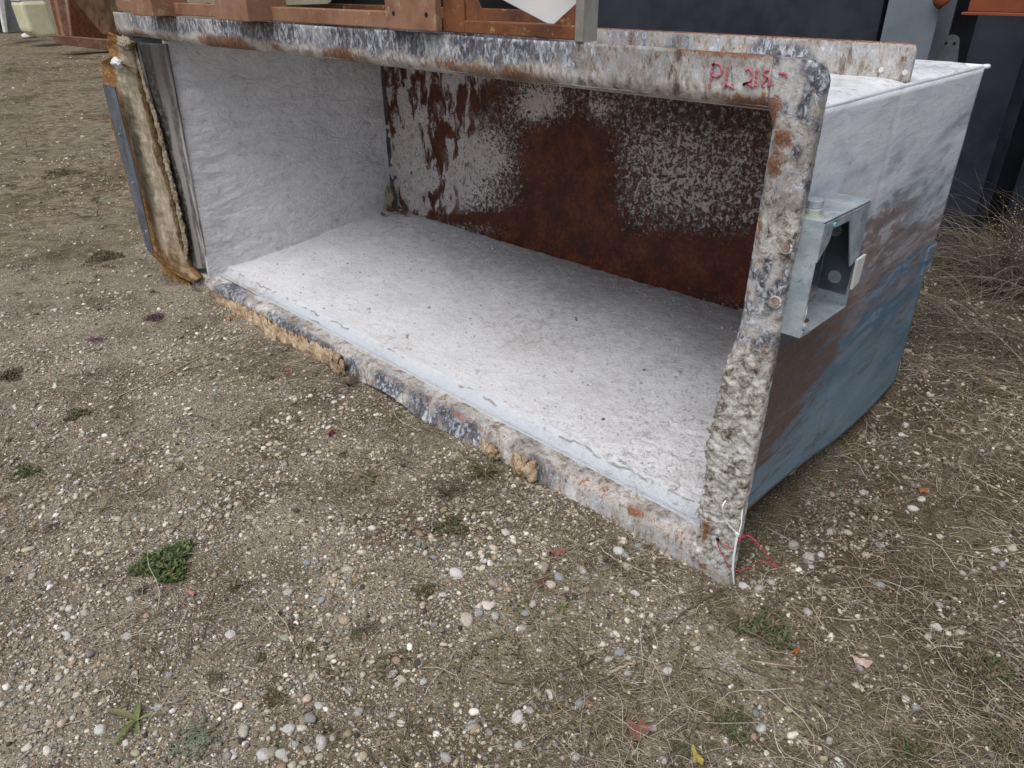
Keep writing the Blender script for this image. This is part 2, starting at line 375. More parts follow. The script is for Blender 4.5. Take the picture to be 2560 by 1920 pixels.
MTIE = mat_noise('nylon_white', (.70, .72, .72), (.78, .79, .79), 30, .35, 0, .0001)
MRED = mat_noise('red_cord', (.27, .02, .045), (.38, .05, .09), 200, .7, 0, .0008)
MPINK = mat_noise('magenta_paint', (.42, .05, .11), (.50, .20, .22), 120, .6, 0, .0003, .3, (1, 1, 1), (.50, .40, .36))
MFOAM = mat_noise('tan_fibre_crust', (.34, .21, .11), (.68, .54, .38), 22, .95, 0, .009, .1, (1, 1, 1), (.70, .64, .52), 9)
MORF = mat_noise('orange_fibre_edge', (.17, .085, .03), (.36, .24, .12), 10, .9, 0, .004, .1, (2.2, 2.2, .35), (.13, .075, .035))
MGRC = mat_noise('grey_fibre_crust', (.22, .17, .11), (.42, .37, .28), 22, .95, 0, .006, .1, (1, 1, .6), (.10, .07, .04))
MBAND = None

# ================================================================== GROUND
def axis_pts(lo, hi, a, b, d, grow=1.13):
    L = list(np.arange(a, b, d)); s = d; x = L[-1]
    while x < hi: s *= grow; x += s; L.append(x)
    s = d; x = a; pre = []
    while x > lo: s *= grow; x -= s; pre.append(x)
    return np.array(pre[::-1]+L)
gx = axis_pts(-200, 120, -5.0, 1.8, .017); gy = axis_pts(-60, 200, -2.0, 3.4, .017)
X, Y = np.meshgrid(gx, gy, indexing='ij'); Z = gz(X, Y)
P3 = np.stack([X, Y, 0*X], -1); dist = np.hypot(X-CX, Y-CY)
Z = Z + (1-sstep(3, 6, dist))*0.0045*fbm(P3, 28, 3)
V = np.stack([X, Y, Z], -1).reshape(-1, 3)
me = mesh('ground', V, gridfaces(len(gx), len(gy)))
def darkmask(x, y):            # dark brown soil, plus shade right of and behind the trough painted in
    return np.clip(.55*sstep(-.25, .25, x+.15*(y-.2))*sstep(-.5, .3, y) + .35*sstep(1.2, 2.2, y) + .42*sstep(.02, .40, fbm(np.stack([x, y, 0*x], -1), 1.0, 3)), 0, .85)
def mossmask(x, y):
    return np.clip(.20+sstep(-1.5, .1, x)*.34 + .34*sstep(-3.5, -6, x), 0, 1)
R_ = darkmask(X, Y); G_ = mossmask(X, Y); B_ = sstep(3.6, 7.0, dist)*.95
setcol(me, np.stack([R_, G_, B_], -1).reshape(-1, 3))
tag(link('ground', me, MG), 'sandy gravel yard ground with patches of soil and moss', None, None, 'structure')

# ---- visibility helper: which ground spots the photograph (with a margin) can see
def inview(x, y, z=0.0, mx=.25, my=.2):
    d = np.stack([x-CX, y-CY, 0*x+z-CZ], -1); dz = d@fwd; u = (d@RV)/dz*FPX; v = -(d@UV)/dz*FPX
    return (dz > .1) & (np.abs(u) < 1280*(1+mx)) & (v < 960*(1+my)) & (v > -960*(1+my)), u/1.1573+1106, v/1.1573+829.5
def under(x, y):               # inside the trough's footprint
    return (x > -3.55) & (x < -.02) & (y > .02) & (y < 1.3)

# icosphere
def ico(sub):
    t = (1+5**.5)/2
    V = [(-1,t,0),(1,t,0),(-1,-t,0),(1,-t,0),(0,-1,t),(0,1,t),(0,-1,-t),(0,1,-t),(t,0,-1),(t,0,1),(-t,0,-1),(-t,0,1)]
    F = [(0,11,5),(0,5,1),(0,1,7),(0,7,10),(0,10,11),(1,5,9),(5,11,4),(11,10,2),(10,7,6),(7,1,8),(3,9,4),(3,4,2),(3,2,6),(3,6,8),(3,8,9),(4,9,5),(2,4,11),(6,2,10),(8,6,7),(9,8,1)]
    V = [np.array(v)/np.linalg.norm(v) for v in V]
    for _ in range(sub):
        c = {}; NF = []
        def mid(a, b):
            k = (min(a, b), max(a, b))
            if k not in c:
                m = V[a]+V[b]; V.append(m/np.linalg.norm(m)); c[k] = len(V)-1
            return c[k]
        for a, b, d in F:
            ab, bd, da = mid(a, b), mid(b, d), mid(d, a); NF += [(a, ab, da), (b, bd, ab), (d, da, bd), (ab, bd, da)]
        F = NF
    return np.array(V), np.array(F)
I0, I1, I2, I3 = ico(0), ico(1), ico(2), ico(3)
PCOL = 1.08*np.array([(.44,.39,.30),(.34,.28,.19),(.54,.49,.40),(.70,.66,.58),(.22,.215,.195),(.30,.285,.245),(.34,.25,.16),(.38,.26,.21),(.07,.065,.06),(.26,.22,.165),(.52,.49,.43)])
PW = np.array([.2,.13,.18,.12,.08,.10,.07,.02,.02,.10,.04]); PW /= PW.sum()
def rotmats(n):
    q = rng.normal(size=(n, 4)); q /= np.linalg.norm(q, axis=1)[:, None]; a, b, c, d = q.T
    return np.stack([np.stack([1-2*(c*c+d*d), 2*(b*c-a*d), 2*(b*d+a*c)], -1), np.stack([2*(b*c+a*d), 1-2*(b*b+d*d), 2*(c*d-a*b)], -1), np.stack([2*(b*d-a*c), 2*(c*d+a*b), 1-2*(b*b+c*c)], -1)], -2)
def pebbles(x, y, size, base, name='gravel'):
    n = len(x); BV, BF = base; k = len(BV)
    sc = np.stack([rng.uniform(.85, 1.25, n), rng.uniform(.55, 1.0, n), rng.uniform(.35, .7, n)], -1)*size[:, None]*.5
    variants = []
    for s in range(8):
        d = 1+.5*fbm(BV*1.3+s*9.7, 1, 3)+.0; variants.append(BV*d[:, None])
    variants = np.array(variants); Vb = variants[rng.integers(0, 8, n)]            # n,k,3
    L = Vb*sc[:, None, :]
    th = rng.uniform(0, 2*np.pi, n); tl = rng.normal(0, .3, n)
    c, s = np.cos(tl), np.sin(tl); L = np.stack([L[..., 0]*c[:, None]-L[..., 2]*s[:, None], L[..., 1], L[..., 0]*s[:, None]+L[..., 2]*c[:, None]], -1)
    c, s = np.cos(th), np.sin(th); L = np.stack([L[..., 0]*c[:, None]-L[..., 1]*s[:, None], L[..., 0]*s[:, None]+L[..., 1]*c[:, None], L[..., 2]], -1)
    z = gz(x, y)+sc[:, 2]*rng.uniform(.05, .75, n)
    W = L+np.stack([x, y, z], -1)[:, None, :]
    F = (BF[None]+(np.arange(n)*k)[:, None, None]).reshape(-1, 3)
    ci = rng.choice(len(PCOL), n, p=PW); C = PCOL[ci]*rng.uniform(.70, 1.25, n)[:, None]*(1+rng.normal(0, .03, (n, 3)))
    return W.reshape(-1, 3), F, np.repeat(C, k, 0)
def scatter(n, x0, x1, y0, y1):
    return rng.uniform(x0, x1, n), rng.uniform(y0, y1, n)
def gdens(x, y):               # where the grit lies thick
    P = np.stack([x, y, 0*x], -1); a = fbm(P, 1.1, 3); b = fbm(P+5, 4.0, 3)
    return np.clip(.58+1.1*a+1.0*b, 0.10, 1)
parts = []
def addp(n, box4, dmin, dmax, med, sig, mx_, base, mult=1.0):
    x, y = scatter(n, *box4); d = np.hypot(x-CX, y-CY)
    ok, u, v = inview(x, y); dens = gdens(x, y)*np.where((x > -.3) & (y > -.4), .7, 1.0)
    ok &= (d > dmin) & (d < dmax) & (~under(x, y)) & (rng.uniform(size=n) < dens*mult)
    x, y = x[ok], y[ok]; s = np.clip(rng.lognormal(math.log(med), sig*1.15, len(x)), .0035, mx_*.9)
    parts.append(pebbles(x, y, s, base))
addp(420000, (-4, 2.5, -2.2, 2.5), 0, 2.3, .0066, .36, .02, I0)
addp(34000, (-4, 2.5, -2.2, 2.5), 0, 2.6, .0125, .28, .026, I1)
addp(9000, (-4, 2.5, -2.2, 2.5), 0, 1.75, .018, .30, .036, I1, 1.0)
addp(5000, (-4, 2.5, -2.2, 2.5), 1.6, 2.8, .017, .28, .034, I1, .6)
addp(330000, (-6, 3, -2.5, 4), 2.3, 4.2, .0082, .38, .022, I0, .9)
addp(26000, (-6, 3, -2.5, 4), 2.5, 4.5, .0155, .28, .03, I1)
addp(140000, (-13, 3, -4, 7), 4.2, 9, .013, .35, .04, I0, .6)
addp(14000, (-30, 3, -6, 12), 9, 22, .03, .35, .09, I0, .5)
off = 0; VV, FF, CC = [], [], []
for a, f, c in parts:
    VV.append(a); FF.append(f+off); CC.append(c); off += len(a)
me = mesh('gravel', np.concatenate(VV), np.concatenate(FF)); setcol(me, np.concatenate(CC), 'Col')
MPEB = mat_vcol('pebble_stone', .75, .3, 220)
tag(link('gravel', me, MPEB), 'loose pale gravel and grit spread over the yard', None, None, 'stuff')

# ================================================================== THE TROUGH
H = 1.366
TR = empty('steel_trough', (-1.8, .6, 0), 'large open trough on its side, white lined with rusty back wall and crusted flanges', 'trough')
def ribbon(path, t):           # closed loop around an open 2-D path
    P = np.asarray(path, float); T = np.gradient(P, axis=0); T /= np.linalg.norm(T, axis=1)[:, None]
    N = np.stack([-T[:, 1], T[:, 0]], -1); return np.concatenate([P, (P+N*t)[::-1]])
def resample(P, d):
    P = np.asarray(P, float); s = np.concatenate([[0], np.cumsum(np.linalg.norm(np.diff(P, axis=0), axis=1))])
    n = max(3, int(s[-1]/d)); u = np.linspace(0, s[-1], n); return np.stack([np.interp(u, s, P[:, k]) for k in range(P.shape[1])], -1)
def loft(name, rings, mat, parent, mask=None, disp=None, smooth=True):
    R = np.asarray(rings, float); n, m, _ = R.shape
    if disp is not None: R = disp(R)
    V = R.reshape(-1, 3); F = gridfaces(n, m, True)
    F = [tuple(f) for f in F]+[tuple(range(m))]+[tuple(range(n*m-1, (n-1)*m-1, -1))]
    me = mesh(name, V, F)
    if mask is not None: setcol(me, mask(V))
    return link(name, me, mat, parent, smooth)
def arc(cx, cy, r, a0, a1, n=8):
    a = np.radians(np.linspace(a0, a1, n)); return [(cx+r*math.cos(t), cy+r*math.sin(t)) for t in a]
def blob(V, c, r):             # soft spot round a world point
    V = np.asarray(V); c = np.asarray(c); r = np.asarray(r); return np.exp(-(((V-c)/r)**2).sum(-1))

# ---- top flange
pth = [(0, H), (0, 1.295)]+arc(.036, 1.295, .036, 180, 268, 10)+[(.06, 1.258), (.12, 1.258)]
prof = ribbon(resample(pth, .008), .009)
xs = np.arange(-3.608, -.114, .010); xs = np.append(xs, -.114)
rings = []
for x in xs:
    q = prof.copy(); zz = q[:, 1]
    dent = .006*pn(np.array([x*1.3, 0, 0]))+.003*pn(np.array([x*5, 3, 0]))
    rings.append(np.stack([np.full(len(q), x), q[:, 0]+dent*0, q[:, 1]+dent], -1))
rings = np.array(rings)
rings[:, :, 1] += -.0025*np.abs(fbm(rings, 30, 3))-.0012*fbm(rings, 90, 2)
def top_mask(V):
    x, y, z = V.T; n = fbm(V, 3, 3); n2 = fbm(V, 9, 3)
    G = .24+.50*sstep(1.28, 1.32, z+.03*n2)*(1-.75*sstep(-.9, -.40, x+.35*n))+.25*n
    G = G*(1-.4*sstep(-3.2, -3.55, x))
    R = .15+.62*sstep(1.325, 1.285, z)*(1-sstep(-1.0, -.8, x))*sstep(-.35, .2, n)
    for px, py, r, a in [(1110, 165, (.10, .1, .03), .9), (1160, 175, (.06, .1, .03), .7), (720, 118, (.15, .1, .025), .4), (930, 145, (.1, .1, .02), .5), (1620, 232, (.10, .1, .028), 1.0), (1560, 212, (.05, .1, .018), .6), (560, 100, (.2, .1, .02), .35), (400, 88, (.2, .1, .02), .4)]:
        R = np.maximum(R, a*blob(V, on(px, py, 1, 0), r))
    R = np.maximum(R, .75*sstep(H-.012, H-.004, z)*sstep(-.45, -.3, x))
    for px, py, r, a in [(1690, 165, (.018, .1, .04), .9)]:
        G = np.maximum(G, a*blob(V, on(px, py, 1, 0), r)+.1)
    B = .35*sstep(-.2, .2, n2)*sstep(-1.0, -.3, x)
    return np.stack([R, np.clip(G, 0, 1), np.clip(B, 0, 1)], -1)
loft('flange', rings, MF, TR, top_mask)

# ---- right flange (near upright edge), crusted in its lower half
zs = np.append(np.arange(-.035, H, .006), H)
rings = []
for z in zs:
    r = .052; xo = 0.0 if z < H-r else -r+math.sqrt(max(r*r-(z-(H-r))**2, 1e-8))
    s = float(sstep(1.225, 1.285, z)); sb = float(sstep(.14, .07, z)); s = max(s, sb)
    cr = .028*(1-s)+.002
    pts = [(xo-.004, .034), (xo, .028), (xo, .004), (xo-.003, .0)]+[(-.112*s-.072*(1-s), 0)]
    pts += [(-.112*s-.072*(1-s)-cr*math.sin(a), cr*(1-math.cos(a))) for a in np.linspace(.2, 1.5, 6)]
    pts += [(-.113-.001*s if s > .5 else -.103, .06+.04*(1-s))]
    rp = resample(pts, .0045); rp = np.array([(np.interp(u, np.linspace(0, 1, len(rp)), rp[:, 0]), np.interp(u, np.linspace(0, 1, len(rp)), rp[:, 1])) for u in np.linspace(0, 1, 44)])
    q = ribbon(rp[::-1], .008)
    rings.append(np.stack([q[:, 0], q[:, 1], np.full(len(q), z)], -1))
rings = np.array(rings)
def crustamt(z, x):
    return np.clip(sstep(.80, .60, z)*sstep(-.01, .10, z)+.35*sstep(1.05, .95, z)*sstep(.85, .95, z)*0, 0, 1)
cz = crustamt(rings[:, :, 2], rings[:, :, 0]); front = (rings[:, :, 1] < .03)
n1 = fbm(rings, 30, 5, .65); n2 = fbm(rings, 90, 3, .7)
wob = .5+.5*np.clip(fbm(rings, 6, 2)*2, -1, 1)
edge = sstep(.004, -.02, rings[:, :, 0])
rings[:, :, 1] -= front*edge*(cz*(.010*wob+.013*np.abs(n1)+.010*n2)+(1-cz)*(.0018*n2+.002*np.abs(n1)))
rings[:, :, 0] -= front*sstep(-.05, -.09, rings[:, :, 0])*cz*(.014+.03*wob*np.abs(n1)+.012*wob+.006*n2)
rings[:, :, 0] += (rings[:, :, 0] > -.03)*(.002*fbm(rings, 14, 3)+.0015*n2)
# lump by the upper bolts
lump = np.exp(-((rings[:, :, 2]-1.02)/.035)**2-((rings[:, :, 0]+.02)/.03)**2)+.7*np.exp(-((rings[:, :, 2]-1.10)/.03)**2-((rings[:, :, 0]+.03)/.03)**2)
rings[:, :, 1] -= front*lump*(.010+.012*np.abs(n1)); rings[:, :, 0] += front*lump*.006
def right_mask(V):
    x, y, z = V.T; n = fbm(V, 5, 3); n2 = fbm(V, 14, 3)
    G = .40+.30*sstep(-.02, .25, n2)*sstep(.55, .8, z)
    R = .12+0*x; B = crustamt(z, x)*(.75)+.40*np.exp(-((z-1.02)/.07)**2)+.24
    for px, py, r, a in [(1690, 300, (.03, .1, .03), .9), (1675, 345, (.03, .1, .05), .75), (1665, 245, (.03, .1, .05), .8), (1700, 280, (.012, .1, .03), .6), (1638, 490, (.012, .1, .03), .8), (1590, 560, (.01, .1, .06), .3), (1525, 1150, (.018, .1, .09), .7), (1520, 1225, (.02, .1, .03), .65)]:
        R = np.maximum(R, a*blob(V, on(px, py, 1, 0), r))
    R = np.maximum(R, (.30+.5*n)*sstep(-.006, -.001, x)*sstep(.5, .75, z)*(1-sstep(1.2, 1.25, z)))
    for px, py, r, a in [(1745, 195, (.013, .1, .055), 1.0), (1735, 240, (.02, .1, .025), .9), (1770, 180, (.008, .1, .05), .9), (1700, 470, (.02, .1, .03), .9), (1660, 560, (.016, .1, .07), .8), (1640, 640, (.016, .1, .06), .9), (1720, 330, (.02, .1, .03), .7)]:
        G = np.maximum(G, a*blob(V, on(px, py, 1, 0), r)*1.1)
    B = B*(1-sstep(1.2, 1.25, z)*.5)
    return np.stack([R, np.clip(G, 0, 1), np.clip(B, 0, 1)], -1)
loft('flange', rings, MF2, TR, right_mask)

# ---- bottom flange
xs = np.append(np.arange(-3.40, -.114, .010), -.114); rings = []
for x in xs:
    zb = -.035+.060*math.exp(-((x+1.55)/.28)**2)+.012*float(pn(np.array([x*2.2, 1, 0])))
    zc = .088+.006*float(pn(np.array([x*1.6, 5, 0])))-.012*math.exp(-((x+2.95)/.25)**2)
    lean = .022*math.exp(-((x+1.1)/.5)**2)
    pts = [(-lean-.012, zb), (-.003-lean*.5, (zb+zc)/2-.01), (0, zc-.036)]+[(.034-.034*math.cos(a), zc-.034+.034*math.sin(a)) for a in np.linspace(.1, 1.5, 8)]+[(.07, zc+.002), (.12, zc+.004)]
    rp = resample(pts, .005); u = np.linspace(0, 1, 34); k = np.linspace(0, 1, len(rp)); rp = np.stack([np.interp(u, k, rp[:, 0]), np.interp(u, k, rp[:, 1])], -1)
    q = ribbon(rp[::-1], .008); rings.append(np.stack([np.full(len(q), x), q[:, 0], q[:, 1]], -1))
rings = np.array(rings)
rings[:, :, 1] -= (rings[:, :, 1] < .03)*(.006*np.abs(fbm(rings, 16, 4))+.0016*fbm(rings, 60, 2))
def bot_mask(V):
    x, y, z = V.T; n = fbm(V, 4, 3); n2 = fbm(V, 12, 3)
    G = .12+(.62*sstep(-.35, .1, n+.3*n2))*sstep(.10, .075, z)*(1-.55*sstep(-.85, -.5, x))
    R = .0*x
    for px, py, r, a in [(1130, 955, (.03, .06, .03), .9), (1270, 1030, (.035, .06, .03), .9), (1300, 1055, (.02, .06, .02), .8), (1370, 1105, (.05, .06, .02), .8), (520, 665, (.15, .05, .03), .4), (1200, 905, (.02, .06, .03), .5), (1470, 1160, (.03, .06, .03), .5)]:
        R = np.maximum(R, a*blob(V, on(px, py, 1, 0.01), r))
    edge = sstep(.056, .070, z)*sstep(.034, .016, y); R = np.maximum(R, .1+edge*.30*sstep(-2.2, -1.6, x))
    B = .12+.25*sstep(0, .3, n2)
    return np.stack([R, np.clip(G, 0, 1), B], -1)
loft('flange', rings, MF, TR, bot_mask)

# ---- left flange: torn fibre edge, turned out towards the front
outer = [(232, 70), (231, 100), (240, 122), (217, 134), (220, 160), (232, 230), (252, 320), (285, 430), (322, 545), (368, 588), (420, 612)]
inner = [(292, 92), (297, 130), (301, 150), (305, 172), (312, 200), (333, 280), (352, 350), (375, 430), (398, 530), (412, 578), (432, 600)]
def strip_rings(A, B, ya, yb, n, m, t):
    ya = np.broadcast_to(ya, (len(A),)); a = np.array([on(p[0], p[1], 1, float(yy)) for p, yy in zip(A, ya)]); b = np.array([on(px, py, 1, yb) for px, py in B])
    k = np.linspace(0, 1, len(a)); u = np.linspace(0, 1, n)
    a = np.stack([np.interp(u, k, a[:, i]) for i in range(3)], -1); b = np.stack([np.interp(u, k, b[:, i]) for i in range(3)], -1)
    w_ = np.linspace(0, 1, m)[None, :, None]; G = a[:, None]*(1-w_)+b[:, None]*w_
    nrm = np.cross((b-a), (0, 0, 1)); nrm /= np.linalg.norm(nrm, axis=1)[:, None]
    if nrm[0, 1] < 0: nrm = -nrm
    back = (G+nrm[:, None]*t)[:, ::-1]; return np.concatenate([G, back], 1)
R_ = strip_rings(outer, inner, [-.11]*9+[-.06, -.03], -.02, 200, 34, .022)
fr = np.zeros(R_.shape[:2]); fr[:, :34] = 1
wcol = np.linspace(0, 1, 34); prof_ = np.zeros(R_.shape[1]); prof_[:34] = np.exp(-((wcol-.62)/.28)**2)
R_[:, :, 1] -= fr*(prof_[None]*(.010+.02*np.abs(fbm(R_, 14, 4)))+.004*fbm(R_, 30, 3))
R_[:, :, 0] += .006*fbm(R_, 12, 4)
def left_mask(V):
    n = len(V)//68; j = np.tile(np.arange(68), n)[:len(V)]; t = np.where(j < 34, j/33., 1-(j-34)/33.)
    return np.stack([t, V[:, 2], 0*t], -1)
M = Mat('torn_fibre_flange', .92, spec=.15); R, G, B, A, _ = M.attr()
nn = M.noise(16, 6, .7, .4, M.vec((1.5, 1.5, .5))); n2 = M.noise(60, 5, .75)
t_ = M.math('ADD', R, M.math('MULTIPLY', M.math('SUBTRACT', nn, .5), .35))
orange = M.crgb(n2, [(.3, (.13, .06, .02)), (.5, (.32, .17, .065)), (.7, (.50, .34, .18))])
grey = M.crgb(nn, [(.3, (.16, .12, .07)), (.5, (.40, .335, .24)), (.7, (.58, .53, .43))])
dk = M.crgb(n2, [(.35, (.03, .022, .013)), (.65, (.20, .13, .06))])
c = M.mix(M.ramp(t_, .36, .46), orange, grey); c = M.mix(M.ramp(t_, .88, .96), c, dk)
c = M.mix(M.ramp(M.math('ADD', G, M.math('MULTIPLY', M.math('SUBTRACT', nn, .5), .2)), .28, .05, 0, .75), c, M.mix(.5, orange, dk))
M.color(c).bump(M.math('ADD', nn, n2), .006)
loft('flange', R_, M.m, TR, left_mask)
# grey steel bar bolted along the outer left edge
A_ = [(221, 181), (244, 275), (275, 390), (318, 540)]; B_ = [(247, 188), (268, 275), (297, 390), (331, 549)]
bar = loft('edge_strip', strip_rings(A_, B_, -.145, -.13, 40, 6, .006), MSTRIP, TR, None, None, False)
for px, py in [(258, 290), (287, 395), (316, 500)]:
    reparent_sub(obj_cyl('bolt', on(px, py, 1, -.144)+np.array([0, .004, 0]), (0, -1, 0), .006, .008, MGAL, TR, 6), bar)
# white plaster lump at the top of the torn flange
def lumpmesh(name, c, r, mat, parent, seed=0, amp=.5, base=None):
    BV, BF = base or I3; d = 1+amp*fbm(BV*1.6+seed*7.1, 1, 4, .6)
    V = BV*d[:, None]*np.asarray(r)+np.asarray(c); return link(name, mesh(name, V, BF), mat, parent)
lumpmesh('crust', on(272, 95, 1, -.05), (.05, .03, .03), MGRC, TR, 3)
lumpmesh('crust', on(252, 136, 1, -.11), (.05, .02, .022), MWHITE, TR, 5)

# ---- steel band between torn flange and white lining
A_ = [(298, 92), (318, 170), (352, 300), (385, 430), (408, 560), (412, 582)]; B_ = [(358, 95), (372, 170), (396, 300), (420, 430), (442, 545), (446, 580)]
g = strip_rings(A_, B_, -.008, .022, 90, 20, .01)
MB_ = Mat('shaded_sooty_band', .8, spec=.2); R, G, B, A, _ = MB_.attr(); v = MB_.vec((9, 9, .8)); n = MB_.noise(6, 6, .6, .3, v); n2 = MB_.noise(40, 4)
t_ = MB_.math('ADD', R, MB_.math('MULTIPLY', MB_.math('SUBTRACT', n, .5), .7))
c = MB_.crgb(t_, [(.0, (.028, .025, .023)), (.36, (.04, .036, .034)), (.46, (.20, .19, .18)), (.62, (.27, .26, .25)), (.74, (.10, .095, .09)), (.88, (.12, .115, .11)), (1, (.42, .41, .40))])  # dark-light-dark shading across the band put into the colour, broken by soot streaks
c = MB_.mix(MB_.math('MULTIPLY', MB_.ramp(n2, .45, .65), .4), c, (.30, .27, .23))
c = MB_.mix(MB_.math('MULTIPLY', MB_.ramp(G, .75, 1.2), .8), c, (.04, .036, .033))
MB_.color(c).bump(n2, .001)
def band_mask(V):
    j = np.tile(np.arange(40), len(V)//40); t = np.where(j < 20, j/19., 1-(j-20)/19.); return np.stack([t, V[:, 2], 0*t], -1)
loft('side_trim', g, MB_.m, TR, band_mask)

# ---- inner left wall lining
def sheet(name, fn, nu, nv, mat, parent, thick, mask=None, off=-1):
    u = np.linspace(0, 1, nu); v = np.linspace(0, 1, nv); U_, V_ = np.meshgrid(u, v, indexing='ij'); P = fn(U_, V_)
    me = mesh(name, P.reshape(-1, 3), gridfaces(nu, nv))
    if mask is not None: setcol(me, mask(P.reshape(-1, 3)))
    o = link(name, me, mat, parent); solidify(o, thick, off); return o
D = 1.222
def fn_left(u, v):
    y = .024+(D-.024)*u; z = .05+1.21*v; x0 = -3.150-.055*(1-v); x = x0*(1-u)+(-3.072)*u
    P = np.stack([x, y, z], -1); return P+np.stack([.008*fbm(P*np.array([1, 1, 2.8]), 5, 5, .58)*sstep(0, .08, u)-.008*sstep(.0, .015, y-.024)*0, 0*x, 0*x], -1)
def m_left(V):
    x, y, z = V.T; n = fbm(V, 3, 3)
    return np.stack([np.clip(.04+.34*sstep(.4, 1.15, y)+.22*sstep(.95, 1.2, z)+.35*n, 0, 1), .15*sstep(.5, .2, z)*sstep(.25, 0, y), 0*x], -1)  # grime noise, plus light falloff towards back and top put into the grey
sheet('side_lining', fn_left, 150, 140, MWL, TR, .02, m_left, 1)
# ---- right inner wall
def fn_ri(u, v):
    return np.stack([-.098+0*u, .06+(D-.06)*u, .05+1.2*v], -1)
sheet('side_lining', fn_ri, 30, 30, MRD, TR, .02, m_left, -1)
# ---- ceiling
boxes('top_lining', [((-3.16, .11, 1.246), (-.075, D, 1.256))], MWL, TR, 0)
# ---- back wall, bulging a little at its foot
def fn_back(u, v):
    x = -3.10+3.0*u; z = .12+1.13*v; P = np.stack([x, 0*x+D, z], -1)
    b = .03*np.exp(-((x+1.0)/.9)**2-((z-.35)/.3)**2)
    return P-np.stack([0*x, b+.002*fbm(P, 8, 3), 0*x], -1)
def m_back(V):
    x, y, z = V.T
    d = V-CAM; dz = d@fwd; px = (d@RV)/dz*FPX/1.1573+1106; py = -(d@UV)/dz*FPX/1.1573+829.5
    # painted cover as areas in image pixels, wall vertices projected through the camera
    W0 = .43+.035*sstep(1300, 1400, px); G0 = sstep(1010, 1060, px+.25*(py-300))
    def e(cx, cy, rx, ry, a, p=2): return a*np.exp(-(np.abs((px-cx)/rx)**p+np.abs((py-cy)/ry)**p))
    W = W0+e(890, 330, 45, 140, .42)+e(1000, 390, 70, 90, .30)+e(985, 200, 30, 50, .25)+e(1060, 330, 60, 50, .22)
    W += e(1170, 225, 50, 40, .5)+e(1300, 235, 30, 30, .30)+e(1500, 400, 170, 120, .12)+e(1400, 330, 120, 80, .06)+e(1130, 400, 60, 80, .10)+e(1235, 505, 12, 40, .35)
    W -= e(950, 290, 28, 70, .30)+e(950, 400, 14, 70, .18)+e(1040, 205, 80, 30, .14)+e(900, 215, 20, 30, .1)
    W -= e(1225, 410, 100, 150, .50, 3)+e(1300, 560, 330, 55, .42)+e(1050, 470, 200, 14, .35)+e(1560, 600, 200, 60, .2)+e(1560, 240, 150, 35, .10)
    W -= e(1560, 560, 200, 70, .12)
    B = e(1400, 330, 260, 110, .45)+e(980, 240, 160, 90, .35)+e(1500, 230, 200, 60, .5)
    return np.stack([np.clip(W, 0, 1), np.clip(G0, 0, 1), np.clip(B, 0, 1)], -1)
sheet('back_panel', fn_back, 260, 100, MBW, TR, .01, m_back, 1)
# dark sealed joint in the far inner corner
boxes('corner_joint', [((-3.078, 1.185, .22), (-3.052, 1.216, 1.25))], mat_noise('grey_joint', (.06, .06, .062), (.14, .14, .14), 20, .7, 0, .002), TR, .004)
# ---- floor
def fn_floor(u, v):
    x = -3.19+3.09*u; vv = v**1.25; y = .075+(D-.07)*vv
    base = .094+.026*sstep(.085, .14, y)+.13*sstep(.10, 1.25, y)+.03*sstep(-2.5, -.5, x)*sstep(.4, 1.25, y)
    rise = .05*sstep(.10, .0, x+3.19)*sstep(.1, .4, y)
    P = np.stack([x, y, base*1.0], -1)
    n = .006*fbm(P, 4, 3)+.0025*fbm(P, 25, 3)
    rough = np.clip(sstep(-1.1, -.2, x)*sstep(.9, .3, y)+sstep(.9, 1.2, y)*.8, 0, 1)
    n = n+rough*(.009*np.maximum(fbm(P, 20, 4, .65), -.1)+.003*fbm(P, 70, 2))
    st = sstep(.118, .128, y+.008*fbm(P, 9, 3)); n = n+.007*st-.004
    return np.stack([x, y, base+n*sstep(.075, .11, y)+rise*0], -1)
def m_floor(V):
    x, y, z = V.T; n = fbm(V, 2.2, 3)
    R = .05+.72*sstep(.30, 1.15, y+.12*n)+.10*sstep(-.3, -.1, x)*0  # rear shadow band painted in along with the grey rubble dirt
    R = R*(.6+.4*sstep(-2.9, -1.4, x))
    R = np.maximum(R, 1.0*np.exp(-((y-.125-.012*fbm(V*np.array([1, 1, 0]), 7, 4, .65))/.0035)**2)*sstep(-.05, .2, fbm(V, 14, 3)))
    G = .75*blob(V, on(520, 615, 2, .11), (.25, .07, .2))+.35*blob(V, on(850, 740, 2, .12), (.16, .08, .2))+.3*blob(V, on(1150, 720, 2, .18), (.35, .15, .2))
    B = sstep(-1.2, -.3, x)*sstep(1.0, .5, y)
    return np.stack([np.clip(R, 0, 1), np.clip(G, 0, 1), B], -1)
sheet('floor_lining', fn_floor, 520, 210, MFL, TR, .012, m_floor, -1)

# ---- outer shell
def fn_side(u, v):
    y = .012+(1.25-.012)*u; zb_ = .165+.03*np.sin(y*4+1); z = zb_+(1.262-zb_)*v
    x = -.038+.004*fbm(np.stack([0*y, y, z], -1), 3, 3)-.003*np.exp(-((y-.55)/.01)**2)
    return np.stack([x, y, z], -1)
def m_side(V):
    x, y, z = V.T; R = .20+.46*blob(V, (0, .15, .45), (1, .40, .25))+.22*blob(V, (0, .8, .75), (1, .5, .2))+.3*blob(V, (0, .25, .65), (1, .3, .15))+.25*blob(V, (0, 1.1, .5), (1, .12, .25))
    return np.stack([R, 0*R, 0*R], -1)
side = sheet('side_panel', fn_side, 90, 80, MSP, TR, .006, m_side, 1)
